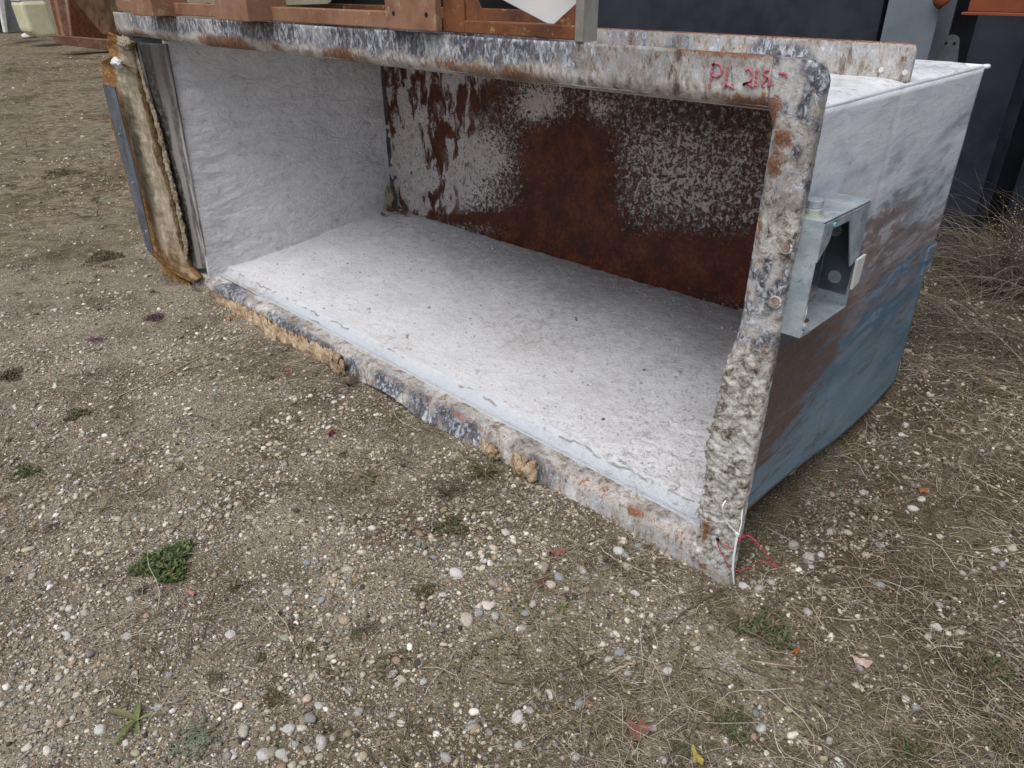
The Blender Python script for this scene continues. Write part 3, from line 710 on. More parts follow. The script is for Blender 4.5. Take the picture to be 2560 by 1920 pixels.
# top skin: slopes to a soft rounded shoulder along the near edge
def fn_top(u, v):
    x = -3.62+3.582*u; y = .012+1.238*v; e = np.clip((x+.038+.09)/.09, 0, 1)
    z = 1.274-.016*e**2+.004*fbm(np.stack([x, y, 0*x], -1), 2, 2); return np.stack([x, y, z], -1)
sheet('top_panel', fn_top, 120, 50, MTOP, TR, .006, None, -1)
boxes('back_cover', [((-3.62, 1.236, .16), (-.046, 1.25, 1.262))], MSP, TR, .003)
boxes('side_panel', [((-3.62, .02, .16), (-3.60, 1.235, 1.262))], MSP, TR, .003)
boxes('bottom_panel', [((-3.598, .30, .085), (-.20, 1.235, .095))], MRD, TR, .002)
# folded lip round the far top corner
tube('rim', smoothpath([(-.040, .03, 1.264), (-.040, .6, 1.265), (-.040, 1.22, 1.265), (-.05, 1.247, 1.265), (-.3, 1.25, 1.265), (-1.2, 1.25, 1.265)], 60), .007, MTOP, TR)
# weld seams on the side
for yy, z0, z1 in [(.66, .42, 1.2), (.20, 1.02, 1.22), (.62, .25, .42)]:
    tube('weld_seam', [(-.0365+.0006*math.sin(k), yy+.0015*math.sin(k*2.1), z0+(z1-z0)*k/14) for k in range(15)], .0016, MRD, TR, 5)
boxes('edge_bracket', [((-.044, 1.19, .60), (-.028, 1.275, .70))], MSP, TR, .003)
# ---- upright flange on the roof
xs = np.append(np.arange(-3.5, -.052, .02), -.052); rg = []
for x in xs:
    r = .018; zt = 1.360 if x < -.052-r else 1.360-r+math.sqrt(max(r*r-(x+.052+r)**2, 0)); zl = np.linspace(1.268, zt, 12)
    q = np.concatenate([np.stack([0*zl+.648, zl], -1), np.stack([0*zl+.656, zl], -1)[::-1]])
    rg.append(np.stack([np.full(len(q), x), q[:, 0], q[:, 1]], -1))
rg = np.array(rg); rg[:, :, 1] -= .0016*fbm(rg, 30, 3)
def m_up(V):
    x, y, z = V.T; n = fbm(V, 4, 3)
    R = .85*sstep(1.353, 1.359, z)+0*x
    for px, py, r in [(1955, 128, .012), (1862, 92, .006), (1790, 85, .006), (1838, 115, .006), (1850, 85, .006)]: R = np.maximum(R, blob(V, on(px, py, 1, .65), (r, .1, r)))
    return np.stack([.1+.9*R, .40+.15*sstep(-.5, -1.5, x)+.3*sstep(0, .3, n), .3*sstep(-.7, -.4, x)+0*R], -1)
uf = loft('roof_flange', rg, MF, TR, m_up)
for px, py in [(1904, 151), (1955, 157)]:
    c = on(px, py, 1, .648); reparent_sub(obj_cyl('bolt', c+np.array([0, .002, 0]), (0, -1, 0), .0075, .005, MWHITE, TR, 6), uf)
# ---- bolts on the near upright flange
MBOLT = mat_noise('crusted_bolt', (.22, .15, .11), (.42, .34, .28), 90, .8, 0, .002)
for px, py in [(1698, 535), (1675, 653)]:
    c = on(px, py, 1, -.006); bo = obj_cyl('bolt', c+np.array([0, .004, 0]), (0, -1, 0), .0105, .009, MBOLT, TR, 6, .0015)
    reparent_sub(tube('washer', [c+np.array([.0125*math.cos(a), 0, .0125*math.sin(a)]) for a in np.linspace(0, 6.2832, 24)], .0028, MF2, TR, 6), bo)
# ---- support foot under the shell
pf = [(-.09, .54, .06), (-.09, .58, .05), (-.09, .64, .165), (-.09, .48, .165)]
prism('foot', pf, (-.008, 0, 0), MGAL, TR, .001)
# ---- fibre and foam crust clinging under the bottom flange
def crustrope(pts, r, seed, mat, amp=1.0, name='crust'):
    P = resample(smoothpath(pts, 40), .0035); n = len(P); m = 30; t = np.linspace(0, 1, n)
    rr = 1.25*r*(np.sin(np.pi*np.clip(t, .02, .98))**.35)
    rr = rr*(1+.75*fbm(np.stack([t*9+seed, 0*t, 0*t], -1), 1, 3)); P = P+np.stack([0*t, 0*t, .012*fbm(np.stack([t*8+seed, 0*t+4, 0*t], -1), 1, 3)], -1)
    Vv, F = tube_vf(P, rr, m); d = fbm(Vv+seed, 30, 3, .6)+.35*fbm(Vv+seed, 110, 3, .7); c = np.repeat(P, m, 0); nn = Vv-c
    ln = np.linalg.norm(nn, axis=1)[:, None]; Vv = c+nn*np.array([1.2, .45, 1.2])*(1+amp*1.1*d[:, None]); 
    return link(name, mesh(name, Vv, F), mat, TR)
def front_pts(L, y=-.022): return [on(px, py, 1, y) for px, py in L]
crustrope(front_pts([(352, 578), (378, 600), (402, 622), (430, 645)]), .036, 1, MORF)
crustrope(front_pts([(470, 652), (500, 668), (540, 690), (590, 716), (640, 745), (690, 764), (742, 785)]), .032, 2, MFOAM)
crustrope(front_pts([(430, 622), (460, 640), (490, 655)], -.01), .020, 8, MGRC)
crustrope(front_pts([(575, 725), (600, 738)], -.05), .022, 3, MFOAM)
crustrope(front_pts([(706, 775), (726, 784), (742, 790)], -.04), .026, 4, MFOAM)
crustrope(front_pts([(1040, 962), (1062, 975), (1078, 990)], -.035), .022, 5, MFOAM)
crustrope(front_pts([(1105, 998), (1130, 1010), (1158, 1028)], -.038), .028, 6, MFOAM)
# inner torn edge rope beside the steel band
crustrope(front_pts([(290, 98), (312, 180), (340, 270), (360, 350), (385, 450), (402, 540), (398, 585)], -.025), .015, 7, MGRC, .8)
# ---- hand-painted marking
ZM = lambda x, y: ((1650+x*.226)/1.1573, (60+y*.226)/1.1573)
strokes = [[(600, 430), (572, 520), (565, 590), (550, 660), (545, 715)], [(575, 460), (600, 440), (645, 440), (680, 480), (678, 550), (625, 582), (572, 572)],
           [(742, 465), (738, 560), (726, 640), (728, 690)], [(695, 705), (750, 685), (820, 715)],
           [(943, 525), (965, 500), (1000, 510), (1015, 560), (1005, 615), (955, 655), (915, 672)], [(915, 672), (960, 652), (1000, 680), (1028, 702)],
           [(1072, 488), (1062, 600), (1055, 698)], [(1212, 515), (1170, 518), (1148, 565), (1190, 592), (1208, 650), (1192, 705)], [(1190, 592), (1135, 655), (1150, 705)],
           [(1310, 548), (1350, 545), (1396, 562), (1392, 600)], [(1295, 792), (1312, 812)]]
VV, FF = [], []
for st in strokes:
    Q = smoothpath(st, 16); P = np.array([on(*ZM(*p), 1, -.0036) for p in Q]); T = np.gradient(P, axis=0); T /= np.linalg.norm(T, axis=1)[:, None]
    N = np.cross(T, (0, 1, 0)); N /= np.linalg.norm(N, axis=1)[:, None]; wd = .0026*(1+.3*np.sin(np.arange(16)*1.7+len(VV)))
    a = P+N*wd[:, None]; b = P-N*wd[:, None]; k = len(VV)
    for i in range(16): VV += [a[i], b[i]]
    FF += [(k+2*i, k+2*i+1, k+2*i+3, k+2*i+2) for i in range(15)]
o = link('marking', mesh('marking', VV, FF), MPINK, TR); o['label'] = 'magenta hand-painted letters and numbers on the top flange'; solidify(o, .0004, 0)

# ---- galvanised terminal box on the side
x0, x1, y0, y1, z0, z1 = -.036, .047, .018, .272, .785, 1.056; t = .004
TB = boxes('terminal_box', [((x0, y0, z0), (x0+t, y1, z1)), ((x0+t, y0, z0), (x1, y0+t, z1)), ((x0+t, y1-t, z0), (x1, y1, z1-.0)), ((x0+t, y0+t, z1-t), (x1+.002, y1-t, z1)), ((x0+t, y0+t, z0), (x1, y1-t, z0+t))], MGAL, TR, .0012)
MIN = mat_noise('shaded_inner_steel', (.05, .062, .075), (.10, .12, .14), 12, .55, .1, .0006)  # dark colour for added plates that carry the shade inside the box
reparent_sub(boxes('inner_shade_plate', [((x0+t, y0+.012, z0+.05), (x0+t+.002, y1-.012, z1-t-.002)), ((x0+t+.003, y1-t-.002, z0+t+.03), (x1-.006, y1-t, z1-t-.004))], MIN, TR, 0), TB)
def face(pts, name, mat=MGAL, x=x1-.001, th=.004):     # plate on the outer face, pts in (y, z)
    return reparent_sub(prism(name, [(x, a, b) for a, b in pts], (th, 0, 0), mat, TR, .0008), TB)
face([(y0, z1-.006), (y0, z1-.09), (y0+.008, z1-.085), (y0+.045, z1-.052), (y0+.056, z1-.006)], 'gusset')
face([(y1-.115, z1-.006), (y1-.11, z1-.03), (y1-.045, z1-.152), (y1-.002, z1-.142), (y1-.002, z1-.006)], 'gusset')
face([(y0+.05, z1-.026), (y0+.05, z1-.006), (y1-.11, z1-.006), (y1-.11, z1-.026)], 'gusset')
face([(y0+.001, z0+.004), (y0+.001, z0+.020), (y0+.010, z0+.014), (y0+.05, z0+.006), (y0+.05, z0+.001)], 'gusset')
o = face([(y1-.022, z1-.215), (y1-.028, z1-.138), (y1+.02, z1-.135), (y1+.014, z1-.205)], 'clip', MWHITE, x1+.006, .006)
for xx, zz in [(.006, .857), (-.017, .972)]:
    reparent_sub(obj_cyl('knockout', (xx, y1-t-.0015, zz), (0, -1, 0), .0165, .0025, mat_noise('bright_disc', (.34, .37, .38), (.42, .45, .46), 30, .35, .3), TR, 24), TB)
reparent_sub(obj_cyl('knockout', (.006, .115, z0+t-.0005), (0, 0, 1), .017, .0018, MRD, TR, 24), TB)
V1, F1 = cyl((.0, .062, z1), (0, 0, 1), .0235, .014, 8); V2, F2 = cyl((.0, .062, z1+.014), (0, 0, 1), .0205, .018, 24)
o = link('conduit_hub', mesh('hub', np.concatenate([V1, V2]), F1+[tuple(i+16 for i in f) for f in F2]), MGAL, TR, False); bevel(o, .002); reparent_sub(o, TB)
reparent_sub(tube('gasket', [(.024*math.cos(a), .062+.024*math.sin(a), z1+.001) for a in np.linspace(0, 2*math.pi, 30)], .0015, mat_noise('yellow_gasket', (.35, .38, .06), (.42, .44, .10), 20), TR), TB)
reparent_sub(obj_cyl('screw', (x1+.003, y0+.050, z1-.016), (1, 0, 0), .006, .004, mat_noise('teal_screw', (.16, .42, .42), (.25, .5, .5), 20), TR, 8), TB)
lm = lumpmesh('sealant', (.030, y0+.022, z0+.020), (.012, .018, .016), MTIE, TR, 4, .9, I2); reparent_sub(lm, TB)
lm = lumpmesh('sealant', (.034, y0+.016, z0+.055), (.008, .010, .026), MTIE, TR, 9, .9, I2); reparent_sub(lm, TB)

# ---- rubble and leaf litter inside the trough (stuff)
n = 5200; fx = rng.uniform(-3.0, -.14, n); fy = .13+rng.beta(1, 1.3, n)*1.0
keep = rng.uniform(size=n) < (.10+.9*sstep(-1.2, -.2, fx)*sstep(.9, .2, fy)+.6*sstep(.85, 1.1, fy))
fx, fy = fx[keep], fy[keep]; n = len(fx); bz = .094+.026+.13*sstep(.10, 1.25, fy)+.03*sstep(-2.5, -.5, fx)*sstep(.4, 1.25, fy)+.006
sz = np.clip(rng.lognormal(math.log(.006), .5, n), .0025, .022); BV, BF = I1; k = len(BV)
Rm = rotmats(n); L = BV[None]*(1+.5*fbm(BV*2, 1, 2))[None, :, None]*sz[:, None, None]*.5*np.array([1, .8, .5]); th = rng.uniform(0, 6.28, n)
L = np.stack([L[..., 0]*np.cos(th)[:, None]-L[..., 1]*np.sin(th)[:, None], L[..., 0]*np.sin(th)[:, None]+L[..., 1]*np.cos(th)[:, None], L[..., 2]], -1)
W = L+np.stack([fx, fy, bz], -1)[:, None]; me = mesh('paint_flakes', W.reshape(-1, 3), (BF[None]+(np.arange(n)*k)[:, None, None]).reshape(-1, 3))
pc = np.array([(.70, .69, .68), (.58, .57, .55), (.46, .45, .43), (.22, .16, .12)])[rng.choice(4, n, p=[.5, .32, .165, .015])]
setcol(me, np.repeat(pc, k, 0), 'Col'); tag(link('paint_flakes', me, MPEB, None, False), 'pale crumbled paint flakes strewn on the white trough floor', None, None, 'stuff')

# ================================================================== things on the trough
PC = lambda x, y, yy: on((1650+x*.1808)/1.1573, (1200+y*.1808)/1.1573, 1, yy)
tie = empty('cable_tie', PC(1065, 760, -.03), 'white plastic cable tie looped through the near bottom corner of the trough flange', 'cable tie')
def strap(pts, wd, th, name, mat, parent):
    P = smoothpath(pts, 30); T = np.gradient(P, axis=0); T /= np.linalg.norm(T, axis=1)[:, None]; N = np.cross(T, (0, 1, 0)); N /= np.linalg.norm(N, axis=1)[:, None]
    B = np.cross(T, N); k = len(P); wd = np.broadcast_to(wd, (k,))[:, None]
    R = np.stack([P+N*wd+B*th, P+N*wd-B*th, P-N*wd-B*th, P-N*wd+B*th], 1); return loft(name, R, mat, parent, None, None, False)
strap([PC(912, 285, -.03), PC(868, 350, -.042), PC(870, 430, -.042), PC(893, 530, -.036), PC(950, 620, -.03), PC(1060, 735, -.03)], np.linspace(.0018, .0013, 30), .0006, 'strap', MTIE, tie)
strap([PC(1150, 380, .01), PC(1132, 470, -.01), PC(1125, 600, -.022), PC(1095, 720, -.03)], .0014, .0007, 'strap', MTIE, tie)
strap([PC(1070, 760, -.032), PC(1045, 900, -.036), PC(1018, 1080, -.036), PC(1008, 1250, -.034), PC(1026, 1440, -.03)], np.append(np.full(22, .0030), np.linspace(.0030, .0012, 8)), .0008, 'tail', MTIE, tie)
c = PC(1070, 748, -.033); boxes('head', [(tuple(c-np.array([.006, .003, .0045])), tuple(c+np.array([.006, .003, .0045])))], MTIE, tie, .0015)
cord = [(795, 835, .004), (805, 900, -.022), (830, 970, -.03), (880, 1060, -.03), (960, 1225, -.03), (1040, 1252, -.028), (1200, 1222, -.01), (1375, 1122, 0), (1500, 1150, .0), (1635, 1215, .0), (1530, 1085, 0), (1400, 940, .0), (1320, 850, .0), (1230, 775, .0), (1150, 785, -.005), (1085, 840, -.03), (1005, 945, -.034), (930, 915, -.032), (855, 885, -.03), (800, 850, -.01)]
P = smoothpath([PC(a, b, c_) for a, b, c_ in cord], 160); t = np.arange(160)
r = np.where((t > 95) & (t < 127), .0030, .0016)*(1+.22*np.sin(t*1.9))
tag(tube('red_cord', P, r, MRED), 'red twisted cord looped through the hole at the near bottom corner', 'cord')
V_, F_ = cyl(PC(800, 820, -.018), (0, -1, 0), .0055, .002, 12)
o = link('drain_hole', mesh('hole', V_, F_), MBLK, TR, False)

# rusty tube rack resting on the top flange
RK = empty('rusty_rack', (-2, .2, H), 'rusty square-tube rack resting on the top edge of the trough', 'rack')
zb = H+.006
def rail(x0, x1, z0, z1, mat, y0=-.004, y1=.045): return boxes('rail', [((x0, y0, z0), (x1, y1, z1))], mat, RK, .003)
rail(-3.53, -1.262, zb, 1.418, MRT)
rail(-1.200, -.634, zb, 1.404, MRD, -.002, .040)
def post(x0, x1, y0, y1, zl, zh=1.95, mat=MRT): return boxes('post', [((x0, y0, zl), (x1, y1, zh))], mat, RK, .003)
post(-3.10, -2.88, -.10, .06, H-.004+.006); post(-2.30, -2.06, -.10, .06, H+.0065)
pl = boxes('end_plate', [((-1.35, -.030, H+.008), (-1.12, -.006, 1.95))], MRT, RK, .002)
for xx in (-1.31, -1.16):
    reparent_sub(obj_cyl('bolt_hole', (xx, -.0295, 1.415), (0, -1, 0), .007, .001, MBLK, RK, 12, 0), pl)
post(-1.118, -1.03, -.004, .05, zb, 1.95, MRD)
prism('gusset', [(-1.03, .004, 1.404), (-1.03, .004, 1.52), (-.955, .004, 1.404)], (0, .008, 0), MRD, RK)
prism('gusset', [(-.634, .004, 1.404), (-.71, .004, 1.404), (-.634, .004, 1.455)], (0, .008, 0), MRD, RK)
boxes('end_strip', [((-.632, -.006, H+.003), (-.606, .05, 1.95))], mat_noise('pale_metal_strip', (.24, .23, .20), (.33, .31, .27), 20, .45, .3), RK, .002)
boxes('rail', [((-3.53, -.004, 1.95), (-.606, .045, 2.01))], MRT, RK, .003)
boxes('rail', [((-3.53, .56, zb), (-1.20, .60, 1.41))], MRD, RK, .003)
for xx in (-3.53, -2.0): boxes('rail', [((xx, .047, zb), (xx+.05, .558, 1.40))], MRD, RK, .003)
boxes('dark_backing', [((-3.5, .61, zb), (-1.17, .62, 1.94))], MBLK, RK, .002)  # added black backing that makes the rack openings read dark
# white sloping sheet stored in the rack
a = on(1085, 0, 1, .10); b = on(1206, 64, 1, .10)
v = b-a; v = v/np.linalg.norm(v); a2 = a-v*.25
prism('white_sheet', [a2, b, b+np.array([.07, 0, .03]), b+np.array([.07, 0, .45]), a2+np.array([0, 0, .45])], (0, .02, 0), MWHITE, None, .002)
tag(bpy.data.objects['white_sheet'], 'white sheet slanting inside the right end of the rusty rack', 'sheet')
ct = empty('plastic_tank', (-2.6, .3, H), 'cream plastic tank standing inside the rusty rack between its two posts', 'tank')
boxes('body', [((-2.84, .12, zb+.04), (-2.42, .50, 1.85))], MCREAM, ct, .02)
V_, F_ = cyl((-2.63, .3, 1.85), (0, 0, 1), .06, .04, 20); link('cap', mesh('cap', V_, F_), MBLK, ct, False)

# ================================================================== steelwork behind
big = empty('steel_tank', (-2.6, 3.3, .1), 'large dark slate-painted steel tank wall behind the trough', 'tank')
boxes('wall', [((-5.6, 3.02, .05), (-1.02, 3.9, 3.2))], MSL, big, .01)
boxes('wall', [((-1.015, 3.85, .05), (4.5, 3.9, 3.2))], MSL, big, .01)
boxes('base_rail', [((-5.62, 2.98, .04), (-1.02, 3.015, .25))], MSL, big, .004)
c1 = empty('steel_column', (-.85, 2.9, .1), 'light grey steel column standing behind the roof flange of the trough', 'column')
boxes('flange', [((-.955, 2.90, .0), (-.70, 2.915, 3.2))], MLG, c1, .002)
boxes('flange', [((-.955, 3.14, .0), (-.70, 3.155, 3.2))], MLG, c1, .002)
boxes('web', [((-.835, 2.916, .0), (-.822, 3.139, 3.2))], MLG, c1, .002)
boxes('base_plate', [((-1.0, 2.86, .0), (-.66, 3.2, .03))], MLG, c1, .003)
c2 = empty('steel_column', (-.4, 3.0, .1), 'dark slate steel column with a lug, standing behind the far right corner of the trough', 'column')
boxes('flange', [((-.56, 3.05, .0), (-.31, 3.065, 3.2))], MSL, c2, .002)
boxes('flange', [((-.56, 3.33, .0), (-.31, 3.345, 3.2))], MSL, c2, .002)
boxes('web', [((-.442, 3.066, .0), (-.43, 3.329, 3.2))], MSL, c2, .002)
MLUG = mat_noise('dull_lug', (.06, .068, .08), (.11, .12, .13), 12, .6)
lug = prism('lug', [(-.64+.04*math.cos(a), 3.0, 1.215+.04*math.sin(a)) for a in np.linspace(0, math.pi, 14)]+[(-.70, 3.0, 1.10), (-.58, 3.0, 1.10)], (0, .015, 0), MLUG, c2, .002)
for dx in (-.02, .02): reparent_sub(obj_cyl('bolt_hole', (-.64+dx, 2.9995, 1.215), (0, -1, 0), .008, .001, MBLK, c2, 12, 0), lug)
c3 = empty('frame_post', (.1, 3.4, .1), 'dark steel frame post at the right edge behind the weeds', 'post')
boxes('post', [((-.25, 3.5, .0), (.6, 3.56, 3.2))], MSL, c3, .003)
boxes('brace', [((-.25, 3.44, .9), (.6, 3.495, 1.0))], MSL, c3, .003)
bm_ = empty('red_beam', (-.3, 2.6, 1.38), 'rusty red horizontal beam end at the top right above the columns', 'beam')
p0 = on(2088, 31, 1, 2.5)
boxes('web', [((p0[0]+.0, 2.5, p0[2]+.012), (1.4, 2.515, p0[2]+.26))], MORG, bm_, .002)
boxes('flange', [((p0[0], 2.42, p0[2]), (1.4, 2.60, p0[2]+.011))], MORG, bm_, .002)
boxes('flange', [((p0[0], 2.42, p0[2]+.261), (1.4, 2.60, p0[2]+.272))], MORG, bm_, .002)
hk = on(2032, 6, 1, 2.85); tag(lumpmesh('rusty_clamp', hk+np.array([0, 0, .03]), (.04, .02, .05), MORG, None, 2, .4, I2), 'small rusty clamp hanging on the light grey column', 'clamp')
boxes('hanger', [(tuple(hk+np.array([-.01, -.008, .05])), tuple(hk+np.array([.01, .008, .30])))], MORG, bpy.data.objects['rusty_clamp'], .001)

# ================================================================== far left yard stock
XF = -20.0
def F_(x, y, X=XF): return on(x, y, 0, X)
def far_prism(name, pts, X, depth, mat, parent, bv=.01): return prism(name, [F_(a, b, X) for a, b in pts], (-depth, 0, 0), mat, parent, bv)
Q = lambda x, y: (x*.1808/1.1573, y*.1808/1.1573)
def far_thing(name, base, label, cat):
    g_ = ground(*base); return empty(name, g_, label, cat), g_
rack, g_ = far_thing('rusty_cradle', (190, 104), 'rusty steel cradle standing on the yard at the far left, holding a curled sheet', 'cradle')
far_prism('base_beam', [Q(800, 490), Q(1700, 575), Q(1700, 720), Q(880, 620)], -19.5, .5, MRT, rack)
far_prism('post', [Q(640, -400), Q(760, -400), Q(960, 500), Q(870, 500)], -20.2, .3, MRD, rack)
far_prism('post', [Q(690, -400), Q(830, -400), Q(975, 495), Q(890, 500)], -19.7, .2, MRT, rack)
far_prism('back_board', [Q(900, -400), Q(1700, -400), Q(1700, 560), Q(1000, 500)], -21.0, .1, MRD, rack)
# curled sheet: a cone-like curved sheet
cs = empty('curled_sheet', g_+np.array([0, .6, .5]), 'brown curled steel sheet lying in the rusty cradle at the far left', 'sheet')
pts = []; n_ = 26
top_l, bot_l = F_(*Q(880, -150), -20.0), F_(*Q(1420, 480), -20.0); top_r, bot_r = F_(*Q(1600, -150), -20.3), F_(*Q(1720, 440), -20.3)
Vs = []
for i in range(n_):
    u = i/(n_-1); a = top_l*(1-u)+bot_l*u; b = top_r*(1-u)+bot_r*u
    for j in range(n_):
        s = j/(n_-1); p = a*(1-s)+b*s; p = p+np.array([.35*math.sin(math.pi*s)*(1.1-u*.6), 0, .0]); Vs.append(p)
M = Mat('curled_rust_sheet', .7); wv = M.noise(3, 6, .6, .5, M.vec((1, 2.2, .8), (.6, 0, 0))); M.color(M.crgb(wv, [(.3, (.12, .06, .03)), (.5, (.27, .16, .085)), (.7, (.38, .25, .15))]))
o = link('sheet', mesh('sheet', Vs, gridfaces(n_, n_)), M.m, cs); solidify(o, .02)
tk, g_ = far_thing('cream_tank', (90, 84), 'cream plastic tank at the far left beside the rusty cradle', 'tank')
far_prism('body', [Q(270, 20), Q(640, 10), Q(810, 500), Q(560, 530), Q(420, 440)], -23.0, .9, MCREAM, tk, .08)
far_prism('body', [Q(230, -400), Q(600, -400), Q(640, 25), Q(250, 20)], -23.05, .8, MWHITE, tk, .05)
sb, g_ = far_thing('grey_slab', (35, 74), 'weathered grey slab leaning at the far left edge', 'slab')
far_prism('slab', [Q(20, -400), Q(250, -400), Q(410, 440), Q(110, 450)], -25.0, .35, mat_noise('weathered_grey', (.22, .22, .23), (.34, .33, .33), 2.5, .7, 0, .002, .3, (1, 1, 1), (.18, .12, .09)), sb)
far_prism('edge_post', [Q(-60, -200), Q(30, -200), Q(110, 450), Q(70, 450)], -24.8, .2, MWHITE, sb)
wp = tag(lumpmesh('white_block', ground(65, 82)+np.array([0, 0, .06]), (.14, .2, .09), MWHITE, None, 11, .3, I2), 'small white block on the ground before the grey slab', 'block')
fb = tag(lumpmesh('shrub', ground(4, 70)+np.array([0, 0, .6]), (.5, .7, .9), mat_noise('far_shrub', (.03, .04, .015), (.08, .09, .03), 12, .9), None, 14, 1.2, I3), 'dull green shrub at the far left edge', 'shrub')
# ================================================================== STONES one can pick out
MST = Mat('loose_stone', .7, spec=.3).obj(); r_ = MST.t.nodes.new('ShaderNodeObjectInfo').outputs['Color']
nn = MST.noise(60, 5, .7); MST.color(MST.mix(MST.ramp(nn, .35, .7), MST.mix(.3, r_, (.12, .09, .06)), r_)).bump(MST.noise(140, 4), .0012)
stone_me = []
for s in range(6):
    BV, BF = I3; ridge = 1+.30*fbm(BV*1.2+s*5.3, 1, 3)+.03*fbm(BV*6+s, 1, 2)
    me = mesh('stone', BV*ridge[:, None]*np.array([1, .82, .62]), BF); me.materials.append(MST.m)
    me.polygons.foreach_set('use_smooth', np.ones(len(me.polygons), bool)); stone_me.append(me)
A7 = lambda x, y: (x/2, y/2+1106)              # readings off the lower-left enlargement
A8 = lambda x, y: (x/2+1106, y/2+1106)         # readings off the lower-right enlargement
WH, PA, CR, BL, PK, DK, TN = (.66,.645,.60), (.50,.48,.43), (.58,.52,.42), (.36,.375,.385), (.45,.36,.32), (.045,.045,.045), (.44,.35,.25)
named = [
 (A7(1145,1052),30,WH,'smooth white egg-shaped stone, largest of the stones at the bottom edge left of centre'),
 (A7(1215,1048),26,WH,'white pointed stone close beside the largest white stone at the bottom edge'),
 (A7(1247,942),30,WH,'speckled white angular stone above the pair of white stones at the bottom edge'),
 (A7(1270,1008),22,PA,'pale stone between the speckled stone and the two white stones at the bottom'),
 (A7(1045,990),17,DK,'small black stone left of the white stones at the bottom edge'),
 (A7(435,943),26,WH,'rounded white stone just below the long-leaved yellow-green weed'),
 (A7(1000,535),24,WH,'white upright pebble on bare gravel below the round green weed clump'),
 (A7(2018,470),30,CR,'cream oval pebble on brown soil in the lower middle'),
 (A7(1975,268),28,WH,'flat pale angular stone left of the red-leaved rosette'),
 (A7(2130,308),20,PK,'pinkish stone beside the red-leaved rosette'),
 (A8(165,318),22,CR,'cream flat-topped stone touching the red-leaved rosette'),
 (A8(205,287),24,BL,'bluish-white angular stone just right of the red-leaved rosette'),
 (A8(460,172),25,WH,'white oval stone by the curved pale stem below the trough edge'),
 (A8(1280,205),30,PA,'long pale stone lying right of the red cord'),
 (A8(1215,148),22,PA,'rounded grey-white stone above the long pale stone near the red cord'),
 (A8(2160,160),24,CR,'tan oval stone near the right edge of the yard'),
 (A8(1830,500),25,WH,'white tapered stone on dark soil right of the straw'),
 (A8(25,890),26,WH,'round white stone below the dark curved stick'),
 (A8(1075,940),22,WH,'small bright white stone beside green weeds near the bottom right'),
 (A8(465,608),23,BL,'dark bluish stone right of the dark curved stick'),
 ((990,895),20,WH,None)]
named = [n for n in named if n[3]]
more_src = [(A7,550,540,21),(A7,1378,840,22),(A7,2040,925,28),(A7,1735,725,20),(A7,1245,348,20),(A7,1390,383,18),(A7,370,438,18),(A7,563,378,14),(A7,1550,865,18),(A7,1437,978,18),(A7,1695,880,18),(A7,730,707,15),(A7,685,845,17),(A7,295,545,16),(A7,513,248,15),(A7,592,262,14),(A7,1493,252,20),(A7,1325,222,17),(A7,1700,700,18),(A7,1830,735,17),(A7,1925,1065,26),(A7,1380,1060,18),(A7,2140,450,18),(A7,2070,435,18),(A7,110,930,14),(A7,1005,1045,16),(A7,1510,775,17),(A7,1660,470,16),
 (A8,385,203,19),(A8,545,150,19),(A8,310,260,18),(A8,1335,188,18),(A8,1380,88,21),(A8,1450,92,18),(A8,1993,262,20),(A8,1590,320,20),(A8,1120,305,20),(A8,1005,325,23),(A8,1797,540,17),(A8,1932,525,20),(A8,1275,435,20),(A8,290,830,20),(A8,75,860,18),(A8,272,1058,23),(A8,655,1075,20),(A8,800,593,17),(A8,45,505,23),(A8,60,440,18),(A8,500,700,18),(A8,670,688,20),(A8,1845,405,17),(A8,1193,855,17),(A8,30,1010,20),(A8,490,190,16),(A8,90,400,16),(A8,1295,240,15),(A8,1580,465,13),(A8,1915,380,13),(A8,1805,585,15),(A8,1740,845,15),(A8,415,640,18),(A8,170,800,15),(A8,610,935,20),(A8,1600,1050,15),(A8,1370,985,14)]
def put_stone(px, py, size_px, colr, label, group=None):
    g = ground(px, py); dd = float((g-CAM)@fwd); r = size_px/1576*dd*.5
    o = bpy.data.objects.new('stone', random.choice(stone_me)); COL.objects.link(o)
    s = r*random.uniform(.92, 1.08); o.scale = (s*1.08, s*1.05, s*random.uniform(.9, 1.15)); o.location = (g[0], g[1], g[2]+s*.14)
    o.rotation_euler = (random.uniform(-.3, .3), random.uniform(-.3, .3), random.uniform(0, 6.3)); k = random.uniform(.9, 1.06)
    o.color = (colr[0]*k, colr[1]*k, colr[2]*k, 1); tag(o, label, 'stone', group)
for (p, s, c, lab) in named: put_stone(p[0], p[1], s*1.05, c, lab)
for i, (f, x, y, s) in enumerate(more_src):
    p = f(x, y); put_stone(p[0], p[1], s, [PA, WH, PA, CR, PA, BL][i % 6], 'pale rounded pebble bigger than the grit around it, lying loose among the gravel', 'pale pebbles in the gravel')
for px, py, s in [(1955,920,16),(1865,1065,18),(1850,1085,14),(1990,1080,18),(1972,1100,22),(1890,1120,14),(2010,855,14),(1960,760,16),(2150,1190,18),(2080,1240,15),(2030,1160,13),(1900,1180,18),(1870,1200,18),(2110,1060,13),(2165,1420-200,16),(500,960,14),(75,970,12),(265,990,12),(300,1145,15),(590,1085,15),(540,1120,16),(450,1100,10),(330,905,11),(390,810,12),(70,1245,15),(105,1262,15),(250,1370-100,13)]:
    put_stone(px, py, s, random.choice([PA, WH, PA, CR, BL]), 'pale rounded pebble bigger than the grit around it, lying loose among the gravel', 'pale pebbles in the gravel')

